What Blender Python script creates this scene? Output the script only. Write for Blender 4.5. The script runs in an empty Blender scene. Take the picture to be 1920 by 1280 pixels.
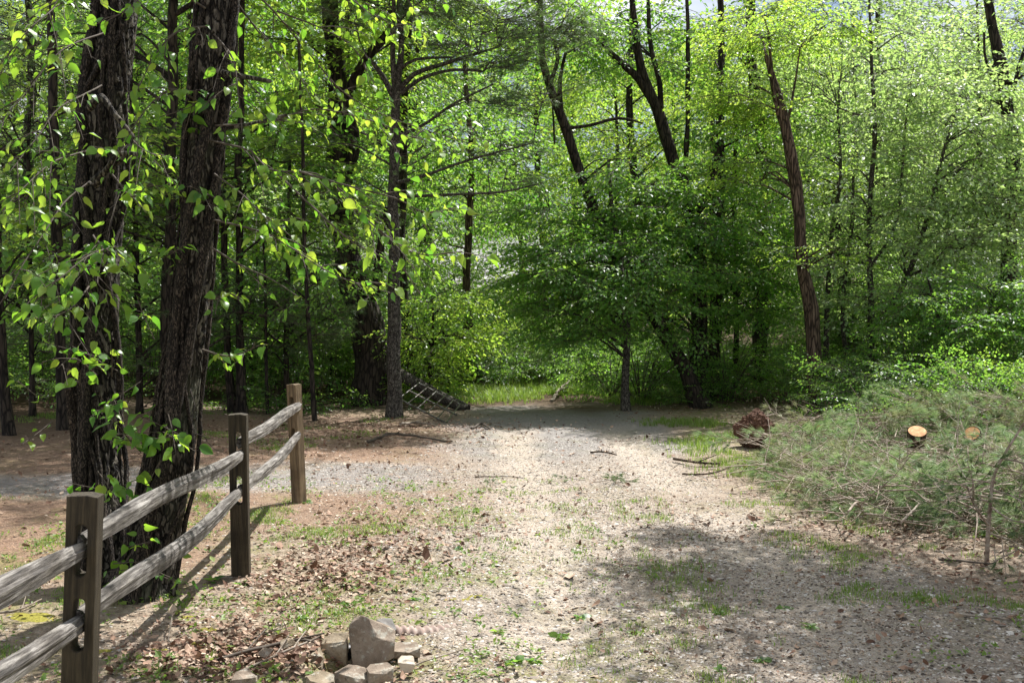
import bpy, bmesh, math, random
import numpy as np
from mathutils import Vector, Matrix

C = bpy.context.scene.collection
S = bpy.context.scene
R = math.radians
rng = np.random.default_rng(7)

# ------------------------------------------------------------------ camera
F, CH, TH = 2059.0, 1.65, math.atan(80 / 2059.0)
cam = bpy.data.cameras.new('camera')
cam.sensor_width = 36; cam.lens = 36 * F / 1920; cam.clip_end = 2000; cam.clip_start = 0.05
co = bpy.data.objects.new('camera', cam); C.objects.link(co)
co.location = (0, 0, CH); co.rotation_euler = (R(90) - TH, 0, 0)
S.camera = co

# ------------------------------------------------------------------ light
SUN_EL, SUN_AZ = R(58), R(35)          # azimuth measured from +Y towards +X
w = bpy.data.worlds.new('World'); S.world = w; w.use_nodes = True
nt = w.node_tree; nt.nodes.clear()
sky = nt.nodes.new('ShaderNodeTexSky'); sky.sky_type = 'NISHITA'; sky.sun_disc = False
sky.sun_elevation = SUN_EL; sky.sun_rotation = SUN_AZ; sky.air_density = 1.0; sky.dust_density = 1.2
tc = nt.nodes.new('ShaderNodeTexCoord')
mp = nt.nodes.new('ShaderNodeMapping'); mp.inputs['Scale'].default_value = (1, 1, 2.2)
cn = nt.nodes.new('ShaderNodeTexNoise'); cn.inputs['Scale'].default_value = 2.6; cn.inputs['Detail'].default_value = 7
cr = nt.nodes.new('ShaderNodeMapRange'); cr.inputs[1].default_value = 0.44; cr.inputs[2].default_value = 0.60
mx = nt.nodes.new('ShaderNodeMix'); mx.data_type = 'RGBA'
mx.inputs[7].default_value = (15, 15.1, 15.3, 1)
bg = nt.nodes.new('ShaderNodeBackground'); bg.inputs[1].default_value = 0.05
wo = nt.nodes.new('ShaderNodeOutputWorld')
L = nt.links.new
L(tc.outputs['Generated'], mp.inputs[0]); L(mp.outputs[0], cn.inputs['Vector']); L(cn.outputs[0], cr.inputs[0])
L(cr.outputs[0], mx.inputs[0]); L(sky.outputs[0], mx.inputs[6]); L(mx.outputs[2], bg.inputs[0]); L(bg.outputs[0], wo.inputs[0])
sl = bpy.data.lights.new('sun', 'SUN'); sl.energy = 5.0; sl.angle = R(0.53); sl.color = (1, 0.97, 0.935)
so = bpy.data.objects.new('sun', sl); C.objects.link(so)
sd = Vector((math.sin(SUN_AZ) * math.cos(SUN_EL), math.cos(SUN_AZ) * math.cos(SUN_EL), math.sin(SUN_EL)))
so.rotation_euler = sd.to_track_quat('Z', 'Y').to_euler(); so.location = sd * 60
S.view_settings.view_transform = 'Standard'; S.view_settings.look = 'None'
S.view_settings.exposure = 1.02; S.view_settings.gamma = 1
S.cycles.max_bounces = 7; S.cycles.diffuse_bounces = 3; S.cycles.glossy_bounces = 2
S.cycles.transmission_bounces = 5; S.cycles.transparent_max_bounces = 4
S.cycles.use_denoising = True; S.cycles.sample_clamp_indirect = 4
S.cycles.caustics_reflective = False; S.cycles.caustics_refractive = False

# ------------------------------------------------------------------ geometry helpers
def P(px, py, d):
    x = (px - 960) / F; u = (640 - py) / F
    Y = math.cos(TH) + math.sin(TH) * u; Z = -math.sin(TH) + math.cos(TH) * u
    return np.array([x / Y * d, d, CH + Z / Y * d])

def vnoise(x, y, z=0.0, seed=0):
    x = np.asarray(x, float); y = np.asarray(y, float); z = np.asarray(z, float) + np.zeros_like(x)
    xi, yi, zi = np.floor(x), np.floor(y), np.floor(z)
    fx, fy, fz = x - xi, y - yi, z - zi
    fx = fx * fx * (3 - 2 * fx); fy = fy * fy * (3 - 2 * fy); fz = fz * fz * (3 - 2 * fz)
    def h(a, b, c):
        n = (a.astype(np.int64) * 374761393 + b.astype(np.int64) * 668265263 + c.astype(np.int64) * 2147483647 + seed * 974634777) & 0xffffffff
        n = ((n ^ (n >> 13)) * 1274126177) & 0xffffffff
        n = (n ^ (n >> 16)) & 0xffffff
        return n / float(0xffffff)
    r = 0
    for i in (0, 1):
        for j in (0, 1):
            for k in (0, 1):
                wgt = (fx if i else 1 - fx) * (fy if j else 1 - fy) * (fz if k else 1 - fz)
                r = r + wgt * h(xi + i, yi + j, zi + k)
    return r

def fbm(x, y, z=0.0, o=4, seed=0):
    r = 0; a = 0.5; t = 0; x = np.asarray(x, float); y = np.asarray(y, float); z = np.asarray(z, float)
    for k in range(o):
        r = r + a * vnoise(x * 2 ** k, y * 2 ** k, z * 2 ** k, seed + k); t += a; a *= .5
    return r / t

def sstep(a, b, x):
    t = np.clip((np.asarray(x, float) - a) / (b - a), 0, 1); return t * t * (3 - 2 * t)

def gz(x, y):
    x = np.asarray(x, float); y = np.asarray(y, float)
    z = 0.10 * (fbm(x * .45, y * .45, 0, 3, 3) - .5) + 0.035 * (fbm(x * 3, y * 3, 0, 3, 5) - .5)
    z = z + 0.25 * sstep(-3.5, -9, x) * sstep(10, 18, y)          # left bank
    z = z + 0.35 * sstep(4.5, 10, x) * sstep(9, 20, y)
    z = z - .022 * (sstep(.3, .05, np.abs(x - .15 + .035 * (y - 9))) + sstep(.3, .05, np.abs(x - 1.5 + .035 * (y - 9)))) * sstep(2.5, 3.5, y) * sstep(17, 14, y) + .02 * (fbm(x * 7, y * 7, 0, 3, 15) - .5)
    z = z + 0.10 * sstep(0.34, 0.0, np.hypot(x + .85, y - 4.8)) - 0.20 * sstep(0.22, 0.05, np.hypot(x + .72, y - 4.78))
    return z

class MB:
    def __init__(s): s.v = []; s.n = 0; s.q = []; s.t = []; s.qr = []; s.tr = []; s.qm = []; s.tm = []
    def add(s, v, f, rnd=0.5, mat=0):
        v = np.asarray(v, np.float32).reshape(-1, 3); f = np.asarray(f, np.int64)
        if len(f) == 0: return
        rnd = np.zeros(len(f), np.float32) + rnd; m = np.zeros(len(f), np.int32) + mat
        if f.shape[1] == 4: s.q.append(f + s.n); s.qr.append(rnd); s.qm.append(m)
        else: s.t.append(f + s.n); s.tr.append(rnd); s.tm.append(m)
        s.v.append(v); s.n += len(v)
    def tube(s, pts, rad, sides=6, rnd=0.5, mat=0, rough=0.0, cap=True, seed=0, flare=0):
        pts = np.asarray(pts, float); rad = np.asarray(rad, float) + np.zeros(len(pts)); n = len(pts)
        t = np.gradient(pts, axis=0); t /= np.linalg.norm(t, axis=1)[:, None] + 1e-9
        a = np.array([0, 0, 1.]) if abs(t[0][2]) < .9 else np.array([1., 0, 0])
        u = np.zeros((n, 3)); c = np.cross(a, t[0]); u[0] = c / np.linalg.norm(c)
        for i in range(1, n):
            c = u[i - 1] - t[i] * np.dot(u[i - 1], t[i]); u[i] = c / (np.linalg.norm(c) + 1e-9)
        v = np.cross(t, u)
        an = np.arange(sides) * 2 * np.pi / sides
        rr = rad[:, None] * np.ones((1, sides))
        if rough:
            lz = np.cumsum(np.r_[0, np.linalg.norm(np.diff(pts, axis=0), axis=1)])[:, None]
            rr = rr * (1 + rough * 2 * (fbm(np.cos(an)[None] * 2 + seed * 3.1 + lz * 0, np.sin(an)[None] * 2 + lz * 0, lz * 2.5, 3, seed) - .5))
        ring = pts[:, None] + rr[..., None] * (np.cos(an)[None, :, None] * u[:, None] + np.sin(an)[None, :, None] * v[:, None])
        idx = np.arange(n * sides).reshape(n, sides)
        a0 = idx[:-1]; b0 = np.roll(a0, -1, 1); c0 = np.roll(idx[1:], -1, 1); d0 = idx[1:]
        s.add(ring, np.stack([a0, b0, c0, d0], -1).reshape(-1, 4), rnd, mat)
        if cap:
            for e, k in ((pts[0], 0), (pts[-1], n - 1)):
                vv = np.vstack([ring[k], e[None]]); m = np.arange(sides)
                fc = np.stack([m, np.roll(m, -1), np.full(sides, sides)], 1)
                if k == 0: fc = fc[:, ::-1]
                s.add(vv, fc, rnd, mat)
    def build(s, name, mats, parent=None, origin=(0, 0, 0), smooth=False):
        me = bpy.data.meshes.new(name)
        v = np.concatenate(s.v).astype(np.float32) - np.asarray(origin, np.float32)
        q = np.concatenate(s.q) if s.q else np.zeros((0, 4), np.int64)
        t = np.concatenate(s.t) if s.t else np.zeros((0, 3), np.int64)
        me.vertices.add(len(v)); me.vertices.foreach_set('co', v.ravel())
        me.loops.add(q.size + t.size); me.loops.foreach_set('vertex_index', np.r_[q.ravel(), t.ravel()].astype(np.int32))
        me.polygons.add(len(q) + len(t))
        me.polygons.foreach_set('loop_start', np.r_[np.arange(len(q)) * 4, q.size + np.arange(len(t)) * 3].astype(np.int32))
        me.polygons.foreach_set('material_index', np.concatenate(s.qm + s.tm).astype(np.int32))
        me.polygons.foreach_set('use_smooth', np.full(len(q) + len(t), smooth))
        at = me.attributes.new('rnd', 'FLOAT', 'FACE'); at.data.foreach_set('value', np.concatenate(s.qr + s.tr).astype(np.float32))
        me.update(calc_edges=True)
        for m in (mats if isinstance(mats, (list, tuple)) else [mats]): me.materials.append(m)
        o = bpy.data.objects.new(name, me); C.objects.link(o)
        if parent: o.parent = parent
        return o

def tag(o, label=None, cat=None, group=None, kind=None):
    if label: o['label'] = label
    if cat: o['category'] = cat
    if group: o['group'] = group
    if kind: o['kind'] = kind
    return o

def empty(name, loc, label, cat, group=None):
    o = bpy.data.objects.new(name, None); C.objects.link(o); o.location = tuple(float(a) for a in loc)
    o.empty_display_size = .2
    return tag(o, label, cat, group)

def cat_rom(p, step=0.12):
    p = np.asarray(p, float); n = len(p); out = []
    e = np.vstack([2 * p[0] - p[1], p, 2 * p[-1] - p[-2]])
    for i in range(n - 1):
        a, b, c, d = e[i:i + 4]; k = max(2, int(np.linalg.norm(c[:3] - b[:3]) / step))
        t = np.linspace(0, 1, k, endpoint=False)[:, None]
        out.append(.5 * (2 * b + (c - a) * t + (2 * a - 5 * b + 4 * c - d) * t ** 2 + (3 * b - a - 3 * c + d) * t ** 3))
    return np.vstack(out + [p[-1:]])

# ------------------------------------------------------------------ materials
def mat(name):
    m = bpy.data.materials.new(name); m.use_nodes = True
    t = m.node_tree; t.nodes.clear(); o = t.nodes.new('ShaderNodeOutputMaterial')
    return m, t, o
def nd(t, k, **kw):
    n = t.nodes.new(k)
    for a, b in kw.items(): setattr(n, a, b)
    return n
def lk(t, a, b): t.links.new(a, b)
def ramp(t, fac, stops):
    n = t.nodes.new('ShaderNodeValToRGB'); e = n.color_ramp.elements
    while len(e) < len(stops): e.new(.5)
    for i, (p, c) in enumerate(stops): e[i].position = p; e[i].color = (*c, 1)
    if fac is not None: lk(t, fac, n.inputs[0])
    return n.outputs[0]

def leaf_mat(name, cols, tcols, fac=.45, rough=.42, spec=.5):
    m, t, o = mat(name)
    a = nd(t, 'ShaderNodeAttribute', attribute_name='rnd')
    p = nd(t, 'ShaderNodeBsdfPrincipled'); p.inputs['Roughness'].default_value = rough
    p.inputs['Specular IOR Level'].default_value = spec
    k = len(cols) - 1
    lk(t, ramp(t, a.outputs['Fac'], [(i / k, c) for i, c in enumerate(cols)]), p.inputs['Base Color'])
    tr = nd(t, 'ShaderNodeBsdfTranslucent'); k = len(tcols) - 1
    lk(t, ramp(t, a.outputs['Fac'], [(i / k, c) for i, c in enumerate(tcols)]), tr.inputs[0])
    x = nd(t, 'ShaderNodeMixShader'); x.inputs[0].default_value = fac
    lk(t, p.outputs[0], x.inputs[1]); lk(t, tr.outputs[0], x.inputs[2]); lk(t, x.outputs[0], o.inputs[0])
    return m

def bark_mat(name, c1, c2, c3=None, scale=9, stretch=.22, bump=.6, moss=None):
    m, t, o = mat(name)
    tc = nd(t, 'ShaderNodeTexCoord'); mp = nd(t, 'ShaderNodeMapping'); mp.inputs['Scale'].default_value = (1, 1, stretch)
    lk(t, tc.outputs['Object'], mp.inputs[0])
    n = nd(t, 'ShaderNodeTexNoise'); n.inputs['Scale'].default_value = scale * 2.2; n.inputs['Detail'].default_value = 6; n.inputs['Roughness'].default_value = .65
    v = nd(t, 'ShaderNodeTexVoronoi', feature='DISTANCE_TO_EDGE'); v.inputs['Scale'].default_value = scale * 2
    n0 = nd(t, 'ShaderNodeTexNoise'); n0.inputs['Scale'].default_value = scale
    lk(t, mp.outputs[0], n.inputs['Vector']); lk(t, mp.outputs[0], n0.inputs['Vector'])
    ad = nd(t, 'ShaderNodeMixRGB'); ad.inputs[0].default_value = .12; lk(t, mp.outputs[0], ad.inputs[1]); lk(t, n0.outputs['Color'], ad.inputs[2])
    lk(t, ad.outputs[0], v.inputs['Vector'])
    mr = nd(t, 'ShaderNodeMapRange'); mr.inputs[1].default_value = 0; mr.inputs[2].default_value = .18; lk(t, v.outputs['Distance'], mr.inputs[0])
    mu = nd(t, 'ShaderNodeMath', operation='MULTIPLY'); lk(t, mr.outputs[0], mu.inputs[0]); lk(t, n.outputs[0], mu.inputs[1])
    col = ramp(t, mu.outputs[0], [(0.05, c1), (.38, c2), (.7, c3 or c2)])
    n3 = nd(t, 'ShaderNodeTexNoise'); n3.inputs['Scale'].default_value = 2.3; n3.inputs['Detail'].default_value = 5; lk(t, tc.outputs['Object'], n3.inputs['Vector'])
    if moss:
        r = nd(t, 'ShaderNodeMapRange'); r.inputs[1].default_value = .52; r.inputs[2].default_value = .68; r.inputs[4].default_value = .8; lk(t, n3.outputs[0], r.inputs[0])
        mm = nd(t, 'ShaderNodeMixRGB'); mm.inputs[2].default_value = (*moss, 1); lk(t, r.outputs[0], mm.inputs[0]); lk(t, col, mm.inputs[1]); col = mm.outputs[0]
    p = nd(t, 'ShaderNodeBsdfPrincipled'); p.inputs['Roughness'].default_value = .85; p.inputs['Specular IOR Level'].default_value = .25
    b = nd(t, 'ShaderNodeBump'); b.inputs['Strength'].default_value = bump; b.inputs['Distance'].default_value = .03
    lk(t, mu.outputs[0], b.inputs['Height']); lk(t, b.outputs[0], p.inputs['Normal']); lk(t, col, p.inputs['Base Color']); lk(t, p.outputs[0], o.inputs[0])
    return m

def plain_mat(name, cols, scale=12, rough=.8, bump=.3, metal=0, stretch=(1, 1, 1), attr=False, spec=.3):
    m, t, o = mat(name)
    tc = nd(t, 'ShaderNodeTexCoord'); mp = nd(t, 'ShaderNodeMapping'); mp.inputs['Scale'].default_value = stretch
    lk(t, tc.outputs['Object'], mp.inputs[0])
    n = nd(t, 'ShaderNodeTexNoise'); n.inputs['Scale'].default_value = scale; n.inputs['Detail'].default_value = 8; n.inputs['Roughness'].default_value = .62
    lk(t, mp.outputs[0], n.inputs['Vector'])
    fac = n.outputs[0]
    if attr:
        a = nd(t, 'ShaderNodeAttribute', attribute_name='rnd'); fac = a.outputs['Fac']
        k = len(cols) - 1; col = ramp(t, fac, [(i / k, c) for i, c in enumerate(cols)])
    else:
        k = len(cols) - 1; col = ramp(t, fac, [(.3 + .4 * i / k, c) for i, c in enumerate(cols)])
    p = nd(t, 'ShaderNodeBsdfPrincipled'); p.inputs['Roughness'].default_value = rough; p.inputs['Metallic'].default_value = metal
    p.inputs['Specular IOR Level'].default_value = spec
    if bump:
        b = nd(t, 'ShaderNodeBump'); b.inputs['Strength'].default_value = bump; b.inputs['Distance'].default_value = .01
        lk(t, n.outputs[0], b.inputs['Height']); lk(t, b.outputs[0], p.inputs['Normal'])
    lk(t, col, p.inputs['Base Color']); lk(t, p.outputs[0], o.inputs[0])
    return m

M = {}
M['leaf_near'] = leaf_mat('leaf_near', [(.05, .14, .02), (.08, .19, .028), (.12, .23, .035)], [(.16, .42, .03), (.34, .60, .04), (.56, .72, .07)], .52, .38)
M['leaf_mid'] = leaf_mat('leaf_mid', [(.05, .135, .03), (.085, .195, .045), (.13, .25, .06)], [(.22, .50, .05), (.34, .64, .07), (.48, .72, .10)], .52, .4)
M['leaf_pale'] = leaf_mat('leaf_pale', [(.17, .26, .12), (.23, .33, .16), (.30, .39, .22)], [(.40, .64, .14), (.52, .74, .19), (.64, .80, .27)], .52, .42, .45)
M['leaf_yellow'] = leaf_mat('leaf_yellow', [(.11, .22, .03), (.16, .28, .05), (.22, .33, .07)], [(.36, .64, .06), (.50, .74, .08), (.66, .80, .12)], .54, .4)
M['leaf_shrub'] = leaf_mat('leaf_shrub', [(.035, .10, .025), (.07, .16, .035), (.12, .23, .05)], [(.16, .40, .05), (.28, .52, .06), (.42, .6, .1)], .5, .38)
M['needle'] = leaf_mat('needle', [(.05, .10, .04), (.09, .15, .06), (.14, .2, .08)], [(.12, .22, .06), (.17, .28, .07), (.24, .34, .09)], .35, .4)
M['needle_cut'] = leaf_mat('needle_cut', [(.09, .16, .07), (.20, .30, .14), (.42, .48, .30)], [(.16, .30, .08), (.28, .42, .13), (.44, .52, .24)], .38, .5, .35)
M['needle_dry'] = leaf_mat('needle_dry', [(.16, .17, .08), (.28, .30, .16), (.46, .45, .30)], [(.22, .26, .09), (.34, .38, .15), (.46, .48, .25)], .33, .5, .35)
M['grass'] = leaf_mat('grass', [(.07, .15, .02), (.13, .22, .04), (.22, .28, .07)], [(.2, .36, .03), (.3, .45, .06), (.4, .48, .1)], .4, .5)
M['bark_dark'] = bark_mat('bark_dark', (.008, .006, .005), (.035, .027, .02), (.07, .055, .042))
M['bark_near'] = bark_mat('bark_near', (.007, .0055, .0045), (.048, .040, .031), (.23, .205, .165), scale=15, stretch=.36, bump=1.0, moss=(.10, .105, .07))
M['bark_gray'] = bark_mat('bark_gray', (.02, .017, .014), (.085, .075, .062), (.17, .155, .13), scale=16, stretch=.5, bump=.7)
M['bark_brown'] = bark_mat('bark_brown', (.022, .015, .010), (.10, .068, .047), (.20, .145, .105), scale=12, stretch=.15, bump=.8)
M['vine'] = bark_mat('vine', (.008, .006, .005), (.036, .028, .022), (.15, .118, .092), scale=30, stretch=.3, bump=.8)
M['twig'] = plain_mat('twig', [(.05, .038, .028), (.11, .09, .07)], 30, .8, 0)
M['stick'] = plain_mat('stick', [(.09, .065, .045), (.22, .18, .14), (.34, .3, .25)], 20, .8, .4, stretch=(1, 1, 1))

# ------------------------------------------------------------------ foliage templates
LEAF4 = np.array([[0, 0, 0], [.42, -.30, .07], [1, 0, -.06], [.42, .30, .07]])
def frames(x, n):
    x = x / (np.linalg.norm(x, axis=1)[:, None] + 1e-9)
    y = np.cross(n, x); y /= np.linalg.norm(y, axis=1)[:, None] + 1e-9
    z = np.cross(x, y); return np.stack([x, y, z], -1)           # columns
def leafpack(pos, x, n, size, tv=LEAF4):
    fr = frames(x, n) * size[:, None, None]
    return pos[:, None] + np.einsum('nij,vj->nvi', fr, tv)

def broad_spray(r, Ln=.9, nt=9, nl=7, leaf=.075, droop=.25, tilt=.35, width=.55, tv=LEAF4, tf=((0, 1, 2, 3),), hang=.25):
    b = MB(); px = []; dx = []
    t = np.linspace(0, 1, 6)[:, None]
    bend = r.normal(0, .12)
    ax = np.hstack([t * Ln, bend * t ** 2 * Ln, -droop * t ** 2 * Ln + .06 * t])
    b.tube(ax, np.linspace(.0055, .002, 6), 3, .5, 1, cap=False)
    tw = [(ax[-1] - ax[-2], ax[-2], Ln * .2)]
    for k in range(nt):
        tt = .12 + .86 * k / nt + r.uniform(-.03, .03); i = min(4, int(tt * 5)); p = ax[i] + (ax[i + 1] - ax[i]) * (tt * 5 - i)
        sgn = 1 if k % 2 else -1; a = sgn * r.uniform(.6, 1.1)
        d = np.array([math.cos(a), math.sin(a), r.normal(-.05, .18)])
        tw.append((d, p, Ln * width * (1 - .55 * tt) * r.uniform(.7, 1.15)))
    pos = []; dr = []
    for d, p, l in tw:
        d = d / np.linalg.norm(d); s_ = np.linspace(0, 1, 4)[:, None]
        pt = p + d * s_ * l + np.array([0, 0, -1]) * (s_ ** 2) * l * droop
        b.tube(pt, np.linspace(.003, .0012, 4), 3, .5, 1, cap=False)
        m = max(3, int(nl * l / (Ln * width) + .5))
        for j in range(m):
            q = (j + 1) / m; base = p + d * q * l + np.array([0, 0, -1]) * q * q * l * droop
            a = (1 if j % 2 else -1) * r.uniform(.5, 1.1) if j < m - 1 else r.normal(0, .2)
            ca, sa = math.cos(a), math.sin(a)
            ld = np.array([d[0] * ca - d[1] * sa, d[0] * sa + d[1] * ca, d[2] - hang + r.normal(0, .15)])
            pos.append(base); dr.append(ld)
    pos = np.array(pos); dr = np.array(dr); n = len(pos)
    nm = np.array([0, 0, 1.]) + r.normal(0, tilt, (n, 3)); sz = leaf * r.uniform(.65, 1.2, n)
    v = leafpack(pos, dr, nm, sz, tv); nv = len(tv)
    rn = np.clip(r.normal(.5, .22, n), 0, 1)
    f = (np.arange(n)[:, None, None] * nv + np.array(tf)[None]).reshape(-1, len(tf[0]))
    b.add(v, f, np.repeat(rn, len(tf)), 0)
    return b

def needle_tuft(r, n, ln, w, spread, p, d):
    d = d / np.linalg.norm(d); a = np.cross(d, [0.3, .2, 1]); a /= np.linalg.norm(a); c = np.cross(d, a)
    th = r.uniform(0, 2 * np.pi, n); el = r.uniform(.25, 1, n) * spread
    nd_ = d * np.cos(el)[:, None] + (a * np.cos(th)[:, None] + c * np.sin(th)[:, None]) * np.sin(el)[:, None]
    nd_[:, 2] -= .18
    s = np.cross(nd_, r.normal(size=(n, 3))); s /= np.linalg.norm(s, axis=1)[:, None]
    base = p + d * r.uniform(-.03, .01, n)[:, None]
    l = ln * r.uniform(.7, 1.1, n)[:, None]
    return np.stack([base - s * w / 2, base + s * w / 2, base + nd_ * l], 1)
def pine_spray(r, Ln=.5, nt=8, nn=16, nl=.09, w=.0035, spread=1.0):
    b = MB(); t = np.linspace(0, 1, 5)[:, None]
    ax = np.hstack([t * Ln, r.normal(0, .15) * t ** 2 * Ln, .1 * t ** 2 * Ln])
    b.tube(ax, np.linspace(.006, .0025, 5), 3, .5, 1, cap=False)
    tf = []
    for k in range(nt):
        q = .25 + .75 * (k + 1) / nt; i = min(3, int(q * 4)); p = ax[i] + (ax[i + 1] - ax[i]) * (q * 4 - i)
        if k == nt - 1: d = np.array([1, 0, .1]); e = p
        else:
            a = (1 if k % 2 else -1) * r.uniform(.5, 1.0); d = np.array([math.cos(a), math.sin(a), r.normal(.05, .2)])
            l = Ln * .3 * r.uniform(.5, 1.2) * (1.2 - q * .7); e = p + d * l
            b.tube(np.array([p, e]), [.0025, .0015], 3, .5, 1, cap=False)
        tf.append(needle_tuft(r, nn, nl, w, spread, e, d))
    tf = np.concatenate(tf); n = len(tf)
    b.add(tf, np.arange(n * 3).reshape(n, 3), np.clip(r.normal(.5, .25, n), 0, 1), 0)
    return b

def place(mb, tmpls, pos, mats, r, drnd=.18, crnd=None):
    """put spray templates at pos with frames mats (n,3,3 incl. scale)"""
    pos = np.asarray(pos, np.float32); k = r.integers(0, len(tmpls), len(pos))
    cr = r.normal(0, drnd, len(pos)) if crnd is None else crnd
    for i, t in enumerate(tmpls):
        s = np.where(k == i)[0]
        if not len(s): continue
        off = 0
        v = np.concatenate(t.v)
        vv = (pos[s][:, None] + np.einsum('nij,vj->nvi', mats[s].astype(np.float32), v))
        nv = len(v)
        for fl, rl, ml in ((t.q, t.qr, t.qm), (t.t, t.tr, t.tm)):
            if not fl: continue
            f = np.concatenate(fl); rr = np.concatenate(rl); mm = np.concatenate(ml)
            ff = (f[None] + (np.arange(len(s)) * nv)[:, None, None]).reshape(-1, f.shape[1])
            R_ = np.clip(rr[None] + cr[s][:, None], 0.01, .99).ravel()
            if off == 0: mb.add(vv, ff, R_, np.tile(mm, len(s))); base = mb.n - len(s) * nv; off = 1
            else:
                (mb.q if f.shape[1] == 4 else mb.t).append(ff + base)
                (mb.qr if f.shape[1] == 4 else mb.tr).append(R_.astype(np.float32)); (mb.qm if f.shape[1] == 4 else mb.tm).append(np.tile(mm, len(s)))

r0 = np.random.default_rng(11)
T_MID = [broad_spray(r0, leaf=.09, tilt=.6, hang=.35) for _ in range(8)]
T_FINE = [broad_spray(r0, Ln=.95, nt=10, nl=8, leaf=.078, droop=.15, tilt=.65, width=.5, hang=.35) for _ in range(8)]
T_BIG = [broad_spray(r0, Ln=1.6, nt=11, nl=7, leaf=.115, droop=.25, tilt=.7, hang=.4) for _ in range(6)]
T_PINE = [pine_spray(r0) for _ in range(8)]
T_PINEN = [pine_spray(r0, Ln=.5, nt=5, nn=30, nl=.13, w=.0042, spread=.62) for _ in range(8)]

def rand_frames(r, dirs, tilt=.25, scale=1, sj=.2):
    n = len(dirs); nm = np.array([0, 0, 1.]) + r.normal(0, tilt, (n, 3))
    return frames(dirs, nm) * (scale * r.uniform(1 - sj, 1 + sj, n))[:, None, None]

# ------------------------------------------------------------------ trees
def tree(name, label, skels, zones, bark, leafm, tmpl, seed, group=None, twig='twig', cat='tree', sides=10, rough=.22, flare=1.5, world=False, limb_r=.013, parts=True, part='crown', spray_tilt=.25, layers=0):
    """skels: list of [(px,py,d,width_px)...] ; zones: (px,py,d, rx,ry,rz, nlimbs, nsprays, scale) or the same with 'w' first for world centre"""
    r = np.random.default_rng(seed)
    tr = MB(); cr = MB(); sk = []
    base = None
    for si, s in enumerate(skels):
        if world or s[0][0] == 'w':
            a = [tuple(q[1:]) if q[0] == 'w' else tuple(q) for q in s]
            a = np.array([(x, y, z, ww) for x, y, z, ww in a], float)
        else:
            a = np.array([(*P(x, y, d), ww / 2 / F * d) for x, y, d, ww in s], float)
        if base is None:
            base = a[0, :3].copy(); base[2] = float(gz(base[0], base[1]))
            a[0, 2] = base[2] - .12
        p = cat_rom(a, .14); n = len(p)
        wob = np.stack([fbm(np.arange(n) * .16, np.full(n, seed * 1.7 + si + k * 9), 0, 3, seed + k) - .5 for k in range(3)], 1)
        p[:, :3] += wob * p[:, 3:4] * 1.4 * np.minimum(1, np.arange(n) / 5)[:, None]
        rad = p[:, 3].copy()
        if si == 0 and flare:
            h = p[:, 2] - p[0, 2]; rad *= 1 + (flare - 1) * np.exp(-h / .22)
        tr.tube(p[:, :3], np.maximum(rad, .004), sides if si == 0 else max(5, sides - 3), r.uniform(), 0, rough, seed=seed + si)
        sk.append(p)
    allp = np.vstack(sk)
    for z in zones:
        if z[0] == 'w': c = np.array(z[1:4], float); rest = z[4:]
        else: c = P(*z[:3]); rest = z[3:]
        rx, ry, rz, nl, ns, sc = rest[:6]
        def samp(k):
            q = r.normal(size=(k, 3)); q /= np.linalg.norm(q, axis=1)[:, None]; q *= r.uniform(.15, 1, (k, 1)) ** .45
            return c + q * np.array([rx, ry, rz])
        ends = samp(nl); limbs = []
        for e in ends:
            dv = allp[:, :3] - e; hd = np.hypot(dv[:, 0], dv[:, 1]); cost = np.linalg.norm(dv, axis=1) + np.maximum(0, dv[:, 2] + .25 * hd) * 2.5
            a = allp[cost.argmin()]; A = a[:3]; Ld = np.linalg.norm(e - A)
            mid = (A + e) / 2 + np.array([0, 0, .14 * Ld]) + r.normal(0, .07 * Ld, 3)
            m2 = A * .25 + e * .75 + np.array([0, 0, .1 * Ld]) + r.normal(0, .05 * Ld, 3)
            rr = min(a[3] * .6, limb_r + .006 * Ld)
            pth = cat_rom(np.array([(*A, rr), (*mid, rr * .65), (*m2, rr * .42), (*e, .004)]), .25)
            tr.tube(pth[:, :3], np.maximum(pth[:, 3], .003), 5, .5, 0, 0, cap=False); limbs.append(pth)
        lp = np.vstack([l[len(l) // 4:] for l in limbs])
        tg = samp(ns)
        if layers: tg[:, 2] = np.round((tg[:, 2] + .10 * (np.hypot(tg[:, 0] - c[0], tg[:, 1] - c[1]))) / layers) * layers + r.normal(0, .045, ns) - .12 * np.hypot(tg[:, 0] - c[0], tg[:, 1] - c[1])
        pos = []; dr = []
        for e in tg:
            dv = lp[:, :3] - e; j = np.linalg.norm(dv, axis=1).argmin(); A = lp[j, :3]; d = e - A; Ld = np.linalg.norm(d)
            if Ld > .35 * sc:
                pe = A + d * (1 - .3 * sc / Ld); m = (A + pe) / 2 + np.array([0, 0, .08 * Ld])
                tr.tube(np.array([A, m, pe]), [.006, .005, .003], 3, .5, 0, 0, cap=False)
            else: pe = A
            hor = e - base; hor[2] = 0; hor /= np.linalg.norm(hor) + 1e-6
            dd = d / (Ld + 1e-6); dd[2] *= .3
            dd = dd + .5 * hor + r.normal(0, .4, 3) * np.array([1, 1, .35]); pos.append(pe); dr.append(dd)
        pos = np.array(pos); dr = np.array(dr)
        place(cr, tmpl, pos, rand_frames(r, dr, spray_tilt, sc), r)
    root = empty(name, base, label, cat, group)
    tr.build('trunk', [M[bark]], root, base, smooth=True)
    if zones: cr.build(part, [M[leafm], M[twig]], root, base)
    return root

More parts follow.
